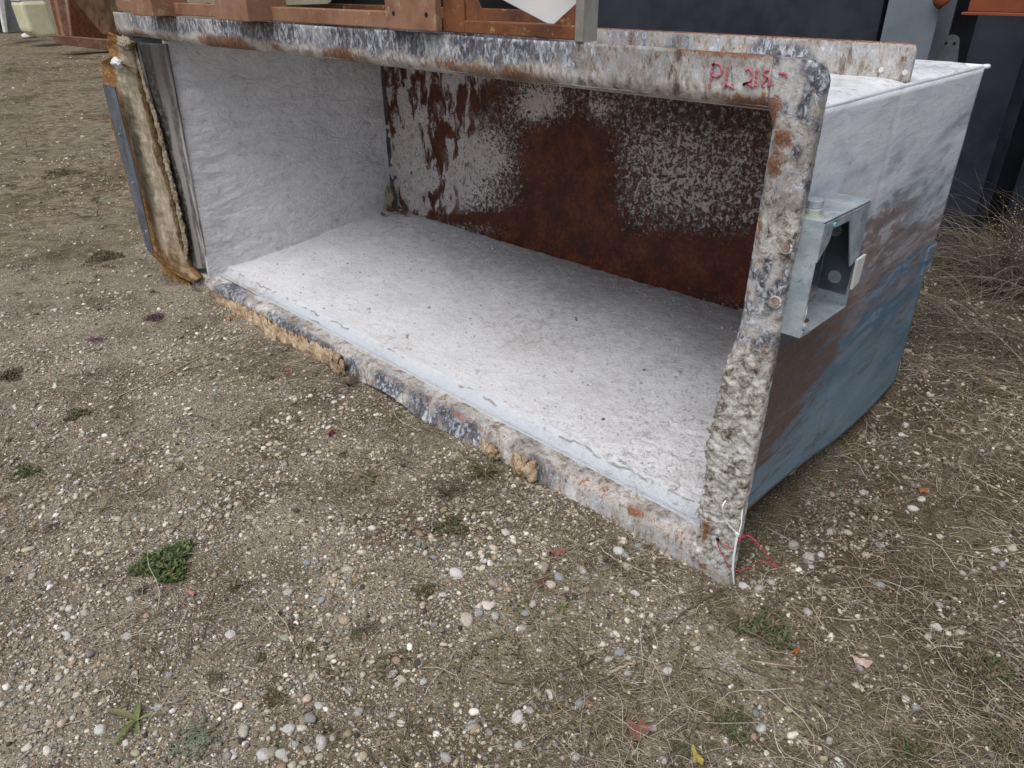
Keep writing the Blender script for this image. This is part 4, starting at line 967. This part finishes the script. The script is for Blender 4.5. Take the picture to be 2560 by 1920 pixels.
# ================================================================== DRY STRAW AND LITTER (stuff)
def strands(x, y, ln, rad, heading, curl, lift, cols, nseg=6, zoff=0.0, sides=3):
    n = len(x); t = np.linspace(0, 1, nseg)[None]; hd = heading[:, None]+curl[:, None]*(t-.5)+.25*np.sin(t*7+x[:, None]*90)
    st = ln[:, None]/(nseg-1); dx = np.cos(hd)*st; dy = np.sin(hd)*st
    X_ = x[:, None]+np.cumsum(dx, 1)-dx[:, :1]; Y_ = y[:, None]+np.cumsum(dy, 1)-dy[:, :1]
    Z_ = gz(X_, Y_)+.003+zoff+lift[:, None]*np.sin(np.pi*np.clip(t*rng.uniform(.55, 1.0, n)[:, None], 0, 1))*ln[:, None]
    P = np.stack([X_, Y_, Z_], -1); nx, ny = -np.sin(hd), np.cos(hd); th = np.arange(sides)/sides*2*np.pi
    rr = rad[:, None]*(1-.55*t)
    V = P[:, :, None]+rr[:, :, None, None]*(np.cos(th)[None, None, :, None]*np.stack([nx, ny, 0*nx], -1)[:, :, None]+np.sin(th)[None, None, :, None]*np.array([0, 0, 1.]))
    k = nseg*sides; F = gridfaces(nseg, sides, True)[None]+(np.arange(n)*k)[:, None, None]
    return V.reshape(-1, 3), F.reshape(-1, 4), np.repeat(cols, k, 0)
STC = np.array([(.50,.43,.31),(.38,.31,.21),(.60,.54,.43),(.20,.15,.10),(.13,.095,.065),(.34,.29,.21),(.25,.21,.16)])
def straw_density(x, y):  # thick and thin areas set by image pixel position, ground points projected through camera
    ok, u, v = inview(x, y); P = np.stack([x, y, 0*x], -1); n = fbm(P, 2.2, 3); n2 = fbm(P+9, 7, 2)
    a = sstep(1150, 1600, u)*sstep(1180, 1420, v)*.75+sstep(1640, 1900, u)*sstep(700, 1000, v)*.40
    a = a*1.6+.9*np.exp(-((u-1600)/170)**2-((v-1540)/110)**2)+.45*np.exp(-((u-1850)/230)**2-((v-1480)/90)**2)+.35*np.exp(-((u-1330)/120)**2-((v-1560)/90)**2)
    a = a+.45*sstep(1900, 2100, u)*sstep(800, 600, v)
    a = a+.30*np.exp(-((y+.10)/.12)**2)*(x > -3.4)*(x < .05)+.13+.25*sstep(-.9, .3, x)+.10*sstep(-.1, .3, n)
    a = a+.25*np.exp(-((u-350)/200)**2-((v-760)/70)**2)+.2*np.exp(-((u-850)/160)**2-((v-1060)/60)**2)
    return ok, np.clip(a*(.75+1.8*n+.8*n2), 0, 1)
G1 = []
def add_straw(n, area, dmin, dmax, l0, l1, r0, r1, lift, mult=1.0, cols=STC, w=None):
    x, y = scatter(n, *area); ok, a = straw_density(x, y); d = np.hypot(x-CX, y-CY)
    k = ok & (rng.uniform(size=n) < a*mult) & (~under(x, y)) & (d > dmin) & (d < dmax); x, y = x[k], y[k]; m = len(x)
    ln = rng.uniform(l0, l1, m)*rng.uniform(.5, 1, m); c = cols[rng.choice(len(cols), m, p=w)]*rng.uniform(.7, 1.15, m)[:, None]
    G1.append(strands(x, y, ln, rng.uniform(r0, r1, m), rng.uniform(0, 6.28, m), rng.normal(0, .9, m), np.abs(rng.normal(0, lift, m)), c))
add_straw(200000, (-4, 2.6, -2.2, 3.2), 0, 3.4, .03, .12, .0007, .0014, .10)
add_straw(22000, (-4, 2.6, -2.2, 3.2), 0, 3.4, .12, .28, .0009, .0016, .07)
add_straw(110000, (-4, 2.6, -2.4, 3.2), 0, 3.4, .010, .035, .0006, .0012, .06, 1.0)
add_straw(110000, (-9, 3, -3, 6), 3.0, 7, .03, .10, .001, .0018, .12, .8)
add_straw(90000, (-26, 3, -6, 12), 6, 20, .06, .2, .002, .005, .35, 1.0, STC*.8)
def merge(L):
    off = 0; VV, FF, CC = [], [], []
    for a, f, c in L: VV.append(a); FF.append(f+off); CC.append(c); off += len(a)
    return np.concatenate(VV), np.concatenate(FF), np.concatenate(CC)
a, f, c = merge(G1); me = mesh('dry_straw', a, f); setcol(me, c, 'Col'); MSTR = mat_vcol('dry_straw', .85, .3, 90, .2)
tag(link('dry_straw', me, MSTR, None, False), 'dry straw and dead grass stems scattered over the gravel', None, None, 'stuff')
# short green moss and sprouts, leaf by leaf
def leafset(P, ln, wd, hd, up, cols, nseg=4, droop=.6):
    n = len(P); t = np.linspace(0, 1, nseg)[None]; r = ln[:, None]*t
    el = up[:, None]-droop*t; st = ln[:, None]/(nseg-1)
    h = np.cumsum(np.cos(el)*st, 1)-np.cos(el[:, :1])*st; zz = np.cumsum(np.sin(el)*st, 1)-np.sin(el[:, :1])*st
    C_ = np.stack([P[:, None, 0]+np.cos(hd)[:, None]*h, P[:, None, 1]+np.sin(hd)[:, None]*h, P[:, None, 2]+zz], -1)
    ww = wd[:, None]*np.sin(np.pi*(.12+.85*t))**.8*.5; S_ = np.stack([-np.sin(hd), np.cos(hd), 0*hd], -1)[:, None]
    lift = np.stack([0*ww, 0*ww, ww*.5], -1)
    V = np.stack([C_+S_*ww[..., None]+lift, C_, C_-S_*ww[..., None]+lift], 2); k = nseg*3; F = gridfaces(nseg, 3)[None]+(np.arange(n)*k)[:, None, None]
    return V.reshape(-1, 3), F.reshape(-1, 4), np.repeat(cols, k, 0)
MLEAF = mat_vcol('leaf', .6, .25, 150, .35)
x, y = scatter(140000, -9, 2.6, -2.4, 5); ok, u, v = inview(x, y); P = np.stack([x, y, 0*x], -1)
mm = fbm(P+3, 3.0, 4)+.45*mossmask(x, y)-.25+.25*sstep(.1, .3, fbm(P, 9, 2)); k = ok & (~under(x, y)) & (rng.uniform(size=len(x)) < np.clip((mm-.22)*2.4, 0, 1)); x, y = x[k], y[k]; n = len(x)
dd = np.hypot(x-CX, y-CY); GC = np.array([(.075,.085,.025),(.105,.11,.035),(.12,.105,.04),(.06,.065,.02)])
a, f, c = leafset(np.stack([x, y, gz(x, y)+.002], -1), rng.uniform(.005, .016, n)*(1+.15*dd), rng.uniform(.002, .005, n)*(1+.15*dd), rng.uniform(0, 6.28, n), rng.uniform(.2, 1.3, n), GC[rng.integers(0, 4, n)]*rng.uniform(.7, 1.3, n)[:, None], 3)
me = mesh('moss', a, f); setcol(me, c, 'Col'); tag(link('moss', me, MLEAF, None, False), 'low green moss and sprouts growing between the pebbles', None, None, 'stuff')

x, y = scatter(5200, -7, 2.4, -2.3, 4); ok, u, v = inview(x, y); pr_ = .10+.9*sstep(.0, .35, fbm(np.stack([x, y, 0*x+7], -1), 1.3, 3))
k = ok & (~under(x, y)) & (rng.uniform(size=len(x)) < pr_*.5); x, y = x[k], y[k]; LL = []
LC = np.array([(.085,.08,.03),(.11,.095,.04),(.07,.05,.03),(.045,.035,.025),(.12,.09,.055),(.06,.075,.02),(.09,.05,.045)])
for cx_, cy_ in zip(x, y):
    m = int(rng.integers(14, 60)); dd_ = math.hypot(cx_-CX, cy_-CY); R_r = rng.uniform(.008, .035)*(1+.1*dd_); a_ = rng.uniform(0, 6.28, m); q_ = R_r*np.sqrt(rng.uniform(0, 1, m))*(1+.5*np.sin(2*a_+cx_*40))
    px_, py_ = cx_+q_*np.cos(a_), cy_+q_*np.sin(a_); i0 = rng.integers(0, 7); cc = LC[np.where(rng.uniform(size=m) < .7, i0, rng.integers(0, 7, m))]*rng.uniform(.6, 1.4, m)[:, None]
    LL.append(leafset(np.stack([px_, py_, gz(px_, py_)+.002], -1), rng.uniform(.006, .02, m), rng.uniform(.0015, .004, m), rng.uniform(0, 6.28, m), rng.uniform(-.1, 1.2, m), cc, 3))
a, f, c = merge(LL); me = mesh('ground_cover', a, f); setcol(me, c, 'Col'); tag(link('ground_cover', me, MLEAF, None, False), 'low withered olive and brown ground cover dotted through the gravel', None, None, 'stuff')

# ================================================================== WEEDS, one object each
GR = [(.05,.10,.02),(.075,.125,.03),(.11,.14,.045),(.035,.07,.015),(.14,.13,.06)]; OL = [(.08,.09,.03),(.13,.12,.045),(.065,.075,.025),(.15,.12,.06)]
YG = [(.17,.20,.06),(.13,.16,.05),(.22,.22,.09)]; RD = [(.13,.055,.04),(.09,.045,.035),(.16,.09,.06)]; PU = [(.11,.04,.07),(.17,.05,.09),(.08,.05,.06)]
GY = [(.12,.16,.09),(.17,.19,.12),(.20,.20,.15)]; BR = [(.16,.10,.06),(.10,.065,.045),(.24,.15,.09)]
def weed(px, py, rpx, cols, style, label, name='weed', cat='weed'):
    g = ground(px, py); dd = float((g-CAM)@fwd); R = rpx/1576*dd
    if style == 'mat' and cols is not GR: rpx = rpx*.9
    if label.startswith('bright round') is False and style == 'mat': rpx = rpx*.85; cols = [(c_[0]*1.1, c_[1]*.86, c_[2]*1.25) for c_ in cols]+[(.14,.11,.06)]
    R = rpx/1576*dd
    if style == 'mat':
        n = int((420 if label.startswith('bright round') else 260)*min(2.2, max(.5, R/.03))); rr = R*np.sqrt(rng.uniform(0, 1, n)); th = rng.uniform(0, 6.28, n); rr = rr*(1+.35*np.sin(3*th+px))
        P = np.stack([g[0]+rr*np.cos(th), g[1]+rr*np.sin(th)*1.0, 0*rr], -1); P[:, 2] = gz(P[:, 0], P[:, 1])+.003+min(R*.22, .016)*(1-(rr/(R*1.4))**2)*rng.uniform(.2, 1, n)
        ln = rng.uniform(.12, .30, n)*min(R, .07); wd = ln*.42; up = rng.uniform(-.1, 1.2, n); hd = rng.uniform(0, 6.28, n)
    elif style == 'rosette':
        n = 15; th = np.linspace(0, 6.28, n, False)+rng.normal(0, .45, n); P = np.repeat([[g[0], g[1], g[2]+.004]], n, 0); hd = th; ln = R*rng.uniform(.3, 1.0, n); wd = ln*rng.uniform(.12, .26, n); up = rng.uniform(.05, .9, n)
    elif style == 'long':
        hd = np.array([2.9, .2, 1.9, 4.4, 5.2, 3.6])+YAW; n = 6; P = np.repeat([[g[0], g[1], g[2]+.006]], n, 0); ln = R*np.array([1.2, 1.0, .7, 1.0, .6, .6]); wd = R*np.array([.22, .12, .22, .18, .14, .1]); up = rng.uniform(.3, .7, n)
    elif style == 'pinnate':
        P = []; hd = []; ln = []; wd = []; up = []
        for s in range(11):
            a = s*.57+rng.normal(0, .1); 
            for k in range(12):
                q = (k+1)/12*R*rng.uniform(.85, 1.1)
                for sg in (-1, 1):
                    P.append((g[0]+math.cos(a)*q, g[1]+math.sin(a)*q, g[2]+.008+.2*q*(1-q/R))); hd.append(a+sg*1.0); ln.append(R*.18*(1-.5*k/12)); wd.append(R*.05); up.append(.3)
        P = np.array(P); hd = np.array(hd); ln = np.array(ln); wd = np.array(wd); up = np.array(up); n = len(P)
    else:                        # tuft of narrow blades
        n = 60; rr = R*.25*np.sqrt(rng.uniform(0, 1, n)); th = rng.uniform(0, 6.28, n); P = np.stack([g[0]+rr*np.cos(th), g[1]+rr*np.sin(th), np.full(n, g[2]+.002)], -1)
        hd = th+rng.normal(0, .5, n); ln = R*rng.uniform(.5, 1.2, n); wd = ln*.07; up = rng.uniform(.4, 1.3, n)
    C_ = np.array(cols)[rng.integers(0, len(cols), n)]*rng.uniform(.75, 1.25, n)[:, None]
    a, f, c = leafset(P, ln, wd, hd, up, C_, 5, .9 if style != 'mat' else .5)
    me = mesh(name, a, f); setcol(me, c, 'Col'); o = link(name, me, MLEAF); tag(o, label, cat); return o
weed(360,1220,54,GR,'mat','bright round green weed clump alone on pale gravel, lower left')
weed(975,1140,42,OL+GR,'mat','green leafy clump on gravel in front of the middle of the trough')
weed(1655,1362,58,GR,'mat','dark green broad clump right of the trough corner tip, among straw')
weed(1590,1345,30,OL,'mat','small olive clump left of the dark green broad clump')
weed(55,1022,32,GR,'mat','green tuft at the left edge of the yard')
weed(168,897,34,OL+GR,'mat','flat green patch where the long dry stem ends')
weed(225,556,42,OL,'mat','olive patch beside the torn left flange of the trough')
weed(20,812,34,OL,'mat','olive green patch cut by the left edge of the picture')
weed(463,1465,22,GR,'mat','small dark green sprout above the long-leaved weed')
weed(590,1512,34,[(.10,.10,.02),(.07,.075,.015)],'mat','yellowish moss cushion in the lower left gravel')
weed(770,1372,22,GR,'mat','tiny green clump in gravel at lower centre')
weed(915,1282,34,OL,'mat','pale olive weed patch left of the red-leaved rosette')
weed(2130,1445,62,OL+GR,'mat','broad green patch at the right edge')
weed(1580,1570,46,GR,'mat','dark green patch right of the brown curled leaf')
weed(1960,1625,52,GR+OL,'mat','leafy green patch at the bottom right edge')
weed(2170,1610,46,GR,'mat','green clump in the bottom right corner')
weed(1475,1625,30,GR,'mat','low green clump beside the yellow leaf at the bottom')
weed(1436,1553,16,YG,'rosette','single bright green sprout left of the brown curled leaf')
weed(1915,1090-60,22,GR,'mat','small green clump on dark soil right of the trough')
weed(2010,1260,30,OL,'mat','dull green patch on the right between pebbles')
weed(310,295,30,OL,'mat','far olive grass tuft left of the trough')
weed(130,375,50,OL,'mat','far wide olive grass patch at left')
weed(505,1268,40,OL+RD,'rosette','reddish-green rosette weed right of the round green clump')
weed(297,1560,66,YG,'long','long-leaved yellow-green weed in the lower left corner')
weed(800,1032,36,OL+YG,'rosette','green star-shaped rosette weed left of the dead brown weed')
weed(1050,1022,40,OL,'tuft','green grass tuft under the bottom flange of the trough')
weed(1170,1262,34,RD,'rosette','dark red-leaved rosette weed on the gravel')
weed(1218,1312,30,YG+OL,'rosette','green rosette weed just below the red-leaved one')
weed(335,688,26,PU,'mat','purple-leaved weed left of the trough, the nearer to its foam crust')
weed(205,735,32,PU,'rosette','purple-leaved weed left of the trough, the farther from its foam crust')
weed(425,1600,62,GY,'pinnate','feathery grey-green weed at the lower left bottom edge')
weed(1870,1165-60,20,OL,'tuft','small grass tuft right of the red cord')

# dead branchy weeds and twigs
MTW = mat_noise('dead_twig', (.075, .052, .038), (.17, .125, .09), 40, .85, 0, .001)
MTWL = mat_noise('pale_dry_stem', (.30, .235, .15), (.42, .35, .25), 40, .8, 0, .001)
def deadweed(px, py, rpx, n, label, mat=MTW, hgt=1.0):
    g = ground(px, py); R = rpx/1576*float((g-CAM)@fwd); VV, FF = [], []
    for i in range(n):
        a = rng.uniform(0, 6.28); l = R*rng.uniform(.5, 1.3); e = rng.uniform(.1, 1.1)*hgt
        P = [g+np.array([math.cos(a+.5*s*rng.normal(0, .5))*l*s*math.cos(e), math.sin(a)*l*s*math.cos(e), .004+l*s*math.sin(e)*.8]) for s in np.linspace(0, 1, 6)]
        v_, f_ = tube_vf(P, np.linspace(.0013, .0005, 6), 4); k = sum(len(q) for q in VV); VV.append(v_); FF += [tuple(j+k for j in q) for q in f_]
    tag(link('dead_weed', mesh('dead_weed', np.concatenate(VV), FF), mat), label, 'dead weed')
deadweed(965,1070,60,70,'dark spiky dead weed on the gravel before the middle of the trough')
deadweed(870,1010,34,14,'thin upright dead weed left of the dark spiky one')
deadweed(755,835,50,50,'brown dead weed against the bottom flange of the trough')
deadweed(215,672,38,14,'dark dead twiggy weed far left of the trough')
deadweed(220,945+160,46,22,'pale brown dead tuft left of the round green clump',MTWL)
deadweed(1310,1215,30,20,'dead stems beside the curved pale stem under the trough edge')
deadweed(590,690+130,0+26,20,'small dead stems by the foam crust')
def twig(pts, r, mat, label, forks=0):
    P = [ground(px, py)+np.array([0, 0, .004+h]) for px, py, h in [(p+(0,))[:3] for p in pts]]
    P = smoothpath(P, 24); P = P+.002*np.stack([np.sin(np.arange(24)*1.3), np.cos(np.arange(24)*.9), 0*np.arange(24)], -1); V_, F_ = tube_vf(P, np.linspace(r, r*.55, 24), 6); VV = [V_]; FF = list(F_)
    for k in range(forks):
        i = rng.integers(6, 20); q = P[i]; d = (P[i+1]-P[i]); a = math.atan2(d[1], d[0])+rng.choice([-.6, .6]); l = rng.uniform(.05, .12)
        R = [q+np.array([math.cos(a), math.sin(a), .2])*l*s for s in np.linspace(0, 1, 5)]; v_, f_ = tube_vf(R, np.linspace(r*.6, r*.3, 5), 5); m = sum(len(z) for z in VV); VV.append(v_); FF += [tuple(j+m for j in q_) for q_ in f_]
    tag(link('twig', mesh('twig', np.concatenate(VV), FF), mat), label, 'twig')
twig([(150,905),(300,838),(430,775),(560,720),(660,692)], .0035, MTWL, 'long straight dry stem lying across the gravel left of the trough')
twig([(1065,1472),(1150,1476),(1210,1452),(1285,1425)], .0055, MTW, 'dark curved stick on the gravel at the bottom centre')
twig([(1310,1460),(1350,1440),(1385,1430)], .0045, MTWL, 'short pale stick right of the dark curved stick')
twig([(1295,1188,.01),(1320,1212,.012),(1370,1232,.006),(1440,1250)], .0028, MTWL, 'curved pale stem lying under the bottom flange near the corner tip', 1)
twig([(1350,1245),(1400,1252),(1465,1260)], .006, MTW, 'thick brown bark piece under the corner tip of the trough')
twig([(1405,1400),(1385,1470),(1375,1545)], .004, MTW, 'upright-running dark twig below the trough corner', 2)
twig([(1390,1395),(1470,1330),(1560,1275)], .0038, MTW, 'dark twig running from the trough corner tip down to the left', 2)
twig([(1640,1325),(1700,1290),(1800,1235)], .0045, MTW, 'dark forked twig above the dark green broad clump', 3)
twig([(1680,1445),(1800,1448),(1900,1452),(2040,1458)], .004, MTW, 'long grey branch lying level through the straw', 3)
twig([(2150,1370),(2170,1440),(2185,1530)], .0042, MTW, 'dark twig running downwards near the right edge', 1)
twig([(1600,1440),(1700,1475),(1850,1500)], .003, MTW, 'brown stem in the straw below the long grey branch', 2)
twig([(1620,1430),(1750,1440),(1760,1380),(1775,1300)], .0022, MTWL, 'pale bent stem standing in the straw')
twig([(340,1175-130),(300,1070),(365,1030)], .002, MTWL, 'thin bent stem left of the centre gravel')
twig([(575,690),(620,705),(700,730)], .0028, MTW, 'grey twig close under the foam crust')
twig([(455,600+30),(500,672),(560,700)], .0025, MTW, 'thin twig at the far foam crust end')
twig([(50,1590),(120,1570),(180,1560)], .0022, MTWL, 'pale dry stem at the lower left edge')
twig([(2045,1000),(2075,1085),(2090,1130)], .0035, MTW, 'dark slanting twig on the dark soil at right')
twig([(690,1045-100),(640,960),(600,985)], .002, MTWL, 'short pale stem on the middle left gravel')

# fallen leaves
def leaf(px, py, rpx, col_, label, lobes=0, rz=0):
    g = ground(px, py); R = rpx/1576*float((g-CAM)@fwd); n = 28; V_ = [(0, 0, .35)]
    for i in range(n):
        a = i/n*2*math.pi; r = (.8+.25*math.cos(lobes*a+.4)+.16*math.sin(9*a+1)+.1*math.sin(14*a)) if lobes else (1-.25*abs(math.sin(a)))
        yy = .5 if not lobes else .85
        V_.append((r*math.cos(a), yy*r*math.sin(a), .35*math.sin(2*a+1)+.30*math.cos(5*a)))
    V_ = np.array(V_)*R*np.array([1, 1, .8]); c, s = math.cos(rz), math.sin(rz); V_ = np.stack([V_[:, 0]*c-V_[:, 1]*s, V_[:, 0]*s+V_[:, 1]*c, V_[:, 2]], -1)+g+np.array([0, 0, R*.3+.004])
    F_ = [(0, 1+i, 1+(i+1) % n) for i in range(n)]
    me = mesh('leaf', V_, F_); setcol(me, np.repeat([np.array(col_)], len(V_), 0)*(1+.15*rng.normal(size=(len(V_), 1))), 'Col'); o = link('leaf', me, MLEAF, None, False); solidify(o, .0006, 0); tag(o, label, 'leaf')
leaf(1375,1580,30,(.24,.12,.08),'brown curled lobed leaf lying in the straw at the bottom',5,.5)
leaf(1505,1640,22,(.42,.33,.08),'yellow leaf at the bottom edge right of the brown curled leaf',0,2.6)
leaf(1855,1435,24,(.48,.36,.30),'pale pink dry leaf lying on the long grey branch',0,.3)
leaf(1202,1200,20,(.26,.11,.09),'dull red leaf beside the bottom flange of the trough',0,.9)
leaf(1716,1412,13,(.36,.12,.04),'small orange leaf under the dark green broad clump',0,1.3)
leaf(620,808,10,(.32,.03,.06),'small crimson leaf, upper of the two below the foam crust',0,1)
leaf(715,940,11,(.32,.03,.06),'small crimson leaf lower on the gravel in front of the flange',0,2)
leaf(1990,1243-180,14,(.34,.15,.07),'orange-brown leaf on the dark soil right of the trough',0,.5)
leaf(415,1285,13,(.42,.22,.17),'pinkish leaf right of the round green clump',0,.2)
leaf(495,842-150,9,(.45,.15,.04),'tiny orange leaf near the far foam crust',0,0)

# ================================================================== DEAD GRASS AND WEEDS AT RIGHT
G2 = []
def fan(px, py, n, l0, l1, spread, lean, el0, el1, cols=STC*.55, zr=.04):
    g = ground(px, py); x = g[0]+rng.normal(0, spread, n); y = g[1]+rng.normal(0, spread, n); hd = lean+rng.normal(0, 1.0, n); nseg = 9
    t = np.linspace(0, 1, nseg)[None]; ln = rng.uniform(l0, l1, n)[:, None]; el = rng.uniform(el0, el1, n)[:, None]-t*rng.uniform(.8, 1.9, n)[:, None]; st = ln/(nseg-1)
    h = np.cumsum(np.cos(el)*st, 1); z = np.cumsum(np.sin(el)*st, 1); cu = hd[:, None]+rng.normal(0, .3, n)[:, None]*t
    X_ = x[:, None]+np.cos(cu)*h; Y_ = y[:, None]+np.sin(cu)*h; Z_ = np.maximum(gz(x, y)[:, None]+z+.01, gz(X_, Y_)+.004+rng.uniform(0, zr, n)[:, None])
    P = np.stack([X_, Y_, Z_], -1); rr = (rng.uniform(.0009, .0018, n)[:, None]*(1-.6*t))
    S1 = np.stack([-np.sin(cu), np.cos(cu), 0*cu], -1); th = np.arange(3)/3*2*np.pi
    V = P[:, :, None]+rr[:, :, None, None]*(np.cos(th)[None, None, :, None]*S1[:, :, None]+np.sin(th)[None, None, :, None]*np.array([0, 0, 1.]))
    F = gridfaces(nseg, 3, True)[None]+(np.arange(n)*nseg*3)[:, None, None]; C_ = cols[rng.integers(0, len(cols), n)]*rng.uniform(.7, 1.2, n)[:, None]
    return V.reshape(-1, 3), F.reshape(-1, 4), np.repeat(C_, nseg*3, 0)
LW = 3.3
for i, (px, py, n, l0, l1, sp, el0, el1, lab) in enumerate([(2215,640,420,.25,.75,.10,.3,1.3,'big clump of arching dead grass at the right edge behind the trough'),(2100,600,260,.15,.45,.09,.3,1.4,'dead grass clump at the foot of the dark steel column'),(2190,760,260,.15,.5,.12,.1,.9,'low flattened dead grass clump in front of the arching one at right'),(2030,690,160,.12,.4,.09,.1,1.0,'thin dead grass clump close behind the trough side panel')]):
    a, f, c = fan(px, py, n, l0, l1, sp, LW, el0, el1); me = mesh('dead_grass', a, f); setcol(me, c, 'Col'); tag(link('dead_grass', me, MSTR, None, False), lab, 'grass clump')
# tall dry weeds with seed heads
def tallweed(px, py, h, n, label, heads=True):
    g = ground(px, py); root = empty('tall_weed', g, label, 'weed'); VV, FF, HV, HF = [], [], [], []; BV, BF = I1
    for i in range(n):
        a = rng.uniform(0, 6.28); l = h*rng.uniform(.6, 1.05); ln_ = rng.uniform(.05, .35)
        P = [g+np.array([math.cos(a)*ln_*l*s**1.3, math.sin(a)*ln_*l*s**1.3, l*s]) for s in np.linspace(0, 1, 7)]
        v_, f_ = tube_vf(P, np.linspace(.0022, .0007, 7), 4); k = sum(len(q) for q in VV); VV.append(v_); FF += [tuple(j+k for j in q) for q in f_]
        for m in range(9):
            s = rng.uniform(.45, 1); q = P[0]*(1-s)+P[-1]*s; b = rng.uniform(0, 6.28); e = q+np.array([math.cos(b), math.sin(b), .9])*rng.uniform(.02, .08)
            v_, f_ = tube_vf([q, (q+e)/2, e], [.0008, .0007, .0006], 3); k = sum(len(z) for z in VV); VV.append(v_); FF += [tuple(j+k for j in z) for z in f_]
            r = rng.uniform(.002, .0042); HF += (BF+len(HV)*len(BV)).tolist(); HV.append(BV*r*np.array([1, 1, .7])+e)
    link('stems', mesh('stems', np.concatenate(VV), FF), MTW, root)
    if heads: tag(link('seed_heads', mesh('seed_heads', np.concatenate(HV), HF), MSEED, root), None, None, None, 'stuff')
MSEED = mat_noise('seed_head', (.20, .16, .11), (.40, .36, .28), 120, .9)
tallweed(2150,640,.42,16,'dark dry weed with pale round seed heads in front of the dark steel column')
tallweed(2200,600,.55,14,'tall dry weed with seed heads at the right edge')
tallweed(2225,660,.36,14,'bushy dry weed with seed heads, lowest one at the right edge')
G3 = []
for (px, py, n) in [(2150,600,500),(2210,560,600),(2120,640,350)]:
    g = ground(px, py); P = g+rng.normal(0, 1, (n, 3))*np.array([.14, .14, .0]); P[:, 2] = g[2]+rng.uniform(0, .22, n)
    G3.append(leafset(P, rng.uniform(.01, .03, n), rng.uniform(.003, .008, n), rng.uniform(0, 6.28, n), rng.uniform(-.5, 1.3, n), np.array(OL+BR)[rng.integers(0, 6, n)]*rng.uniform(.5, 1, n)[:, None], 3))
a, f, c = merge(G3); me = mesh('undergrowth', a, f); setcol(me, c, 'Col'); tag(link('undergrowth', me, MLEAF, None, False), 'low brown-green undergrowth round the column feet', None, None, 'stuff')
# brown leaf litter caught in the far inner corner of the trough
VV = []; 
for i in range(14):
    c = np.array([-2.98+rng.normal(0, .06), 1.13+rng.normal(0, .03), .262+rng.uniform(0, .03)]); R = rng.uniform(.015, .035); a = rng.uniform(0, 6.28)
    VV.append((c, R, a))
Vq, Fq, Cq = [], [], []
for c, R, a in VV:
    k = len(Vq)
    for j in range(8):
        t = j/8*6.283; Vq.append(c+np.array([math.cos(t+a)*R, math.sin(t+a)*R*.5, .35*R*math.sin(2*t+a)])); Cq.append((.17, .085, .05))
    Fq.append(tuple(range(k, k+8)))
me = mesh('leaf_litter', Vq, Fq); setcol(me, Cq, 'Col'); o = link('leaf_litter', me, MLEAF, None, False); solidify(o, .001, 0); tag(o, 'brown leaves caught in the far inner corner of the trough', 'leaves')
lumpmesh('crust', (-3.045, 1.17, .33), (.03, .03, .07), MGRC, TR, 21, .6, I3)
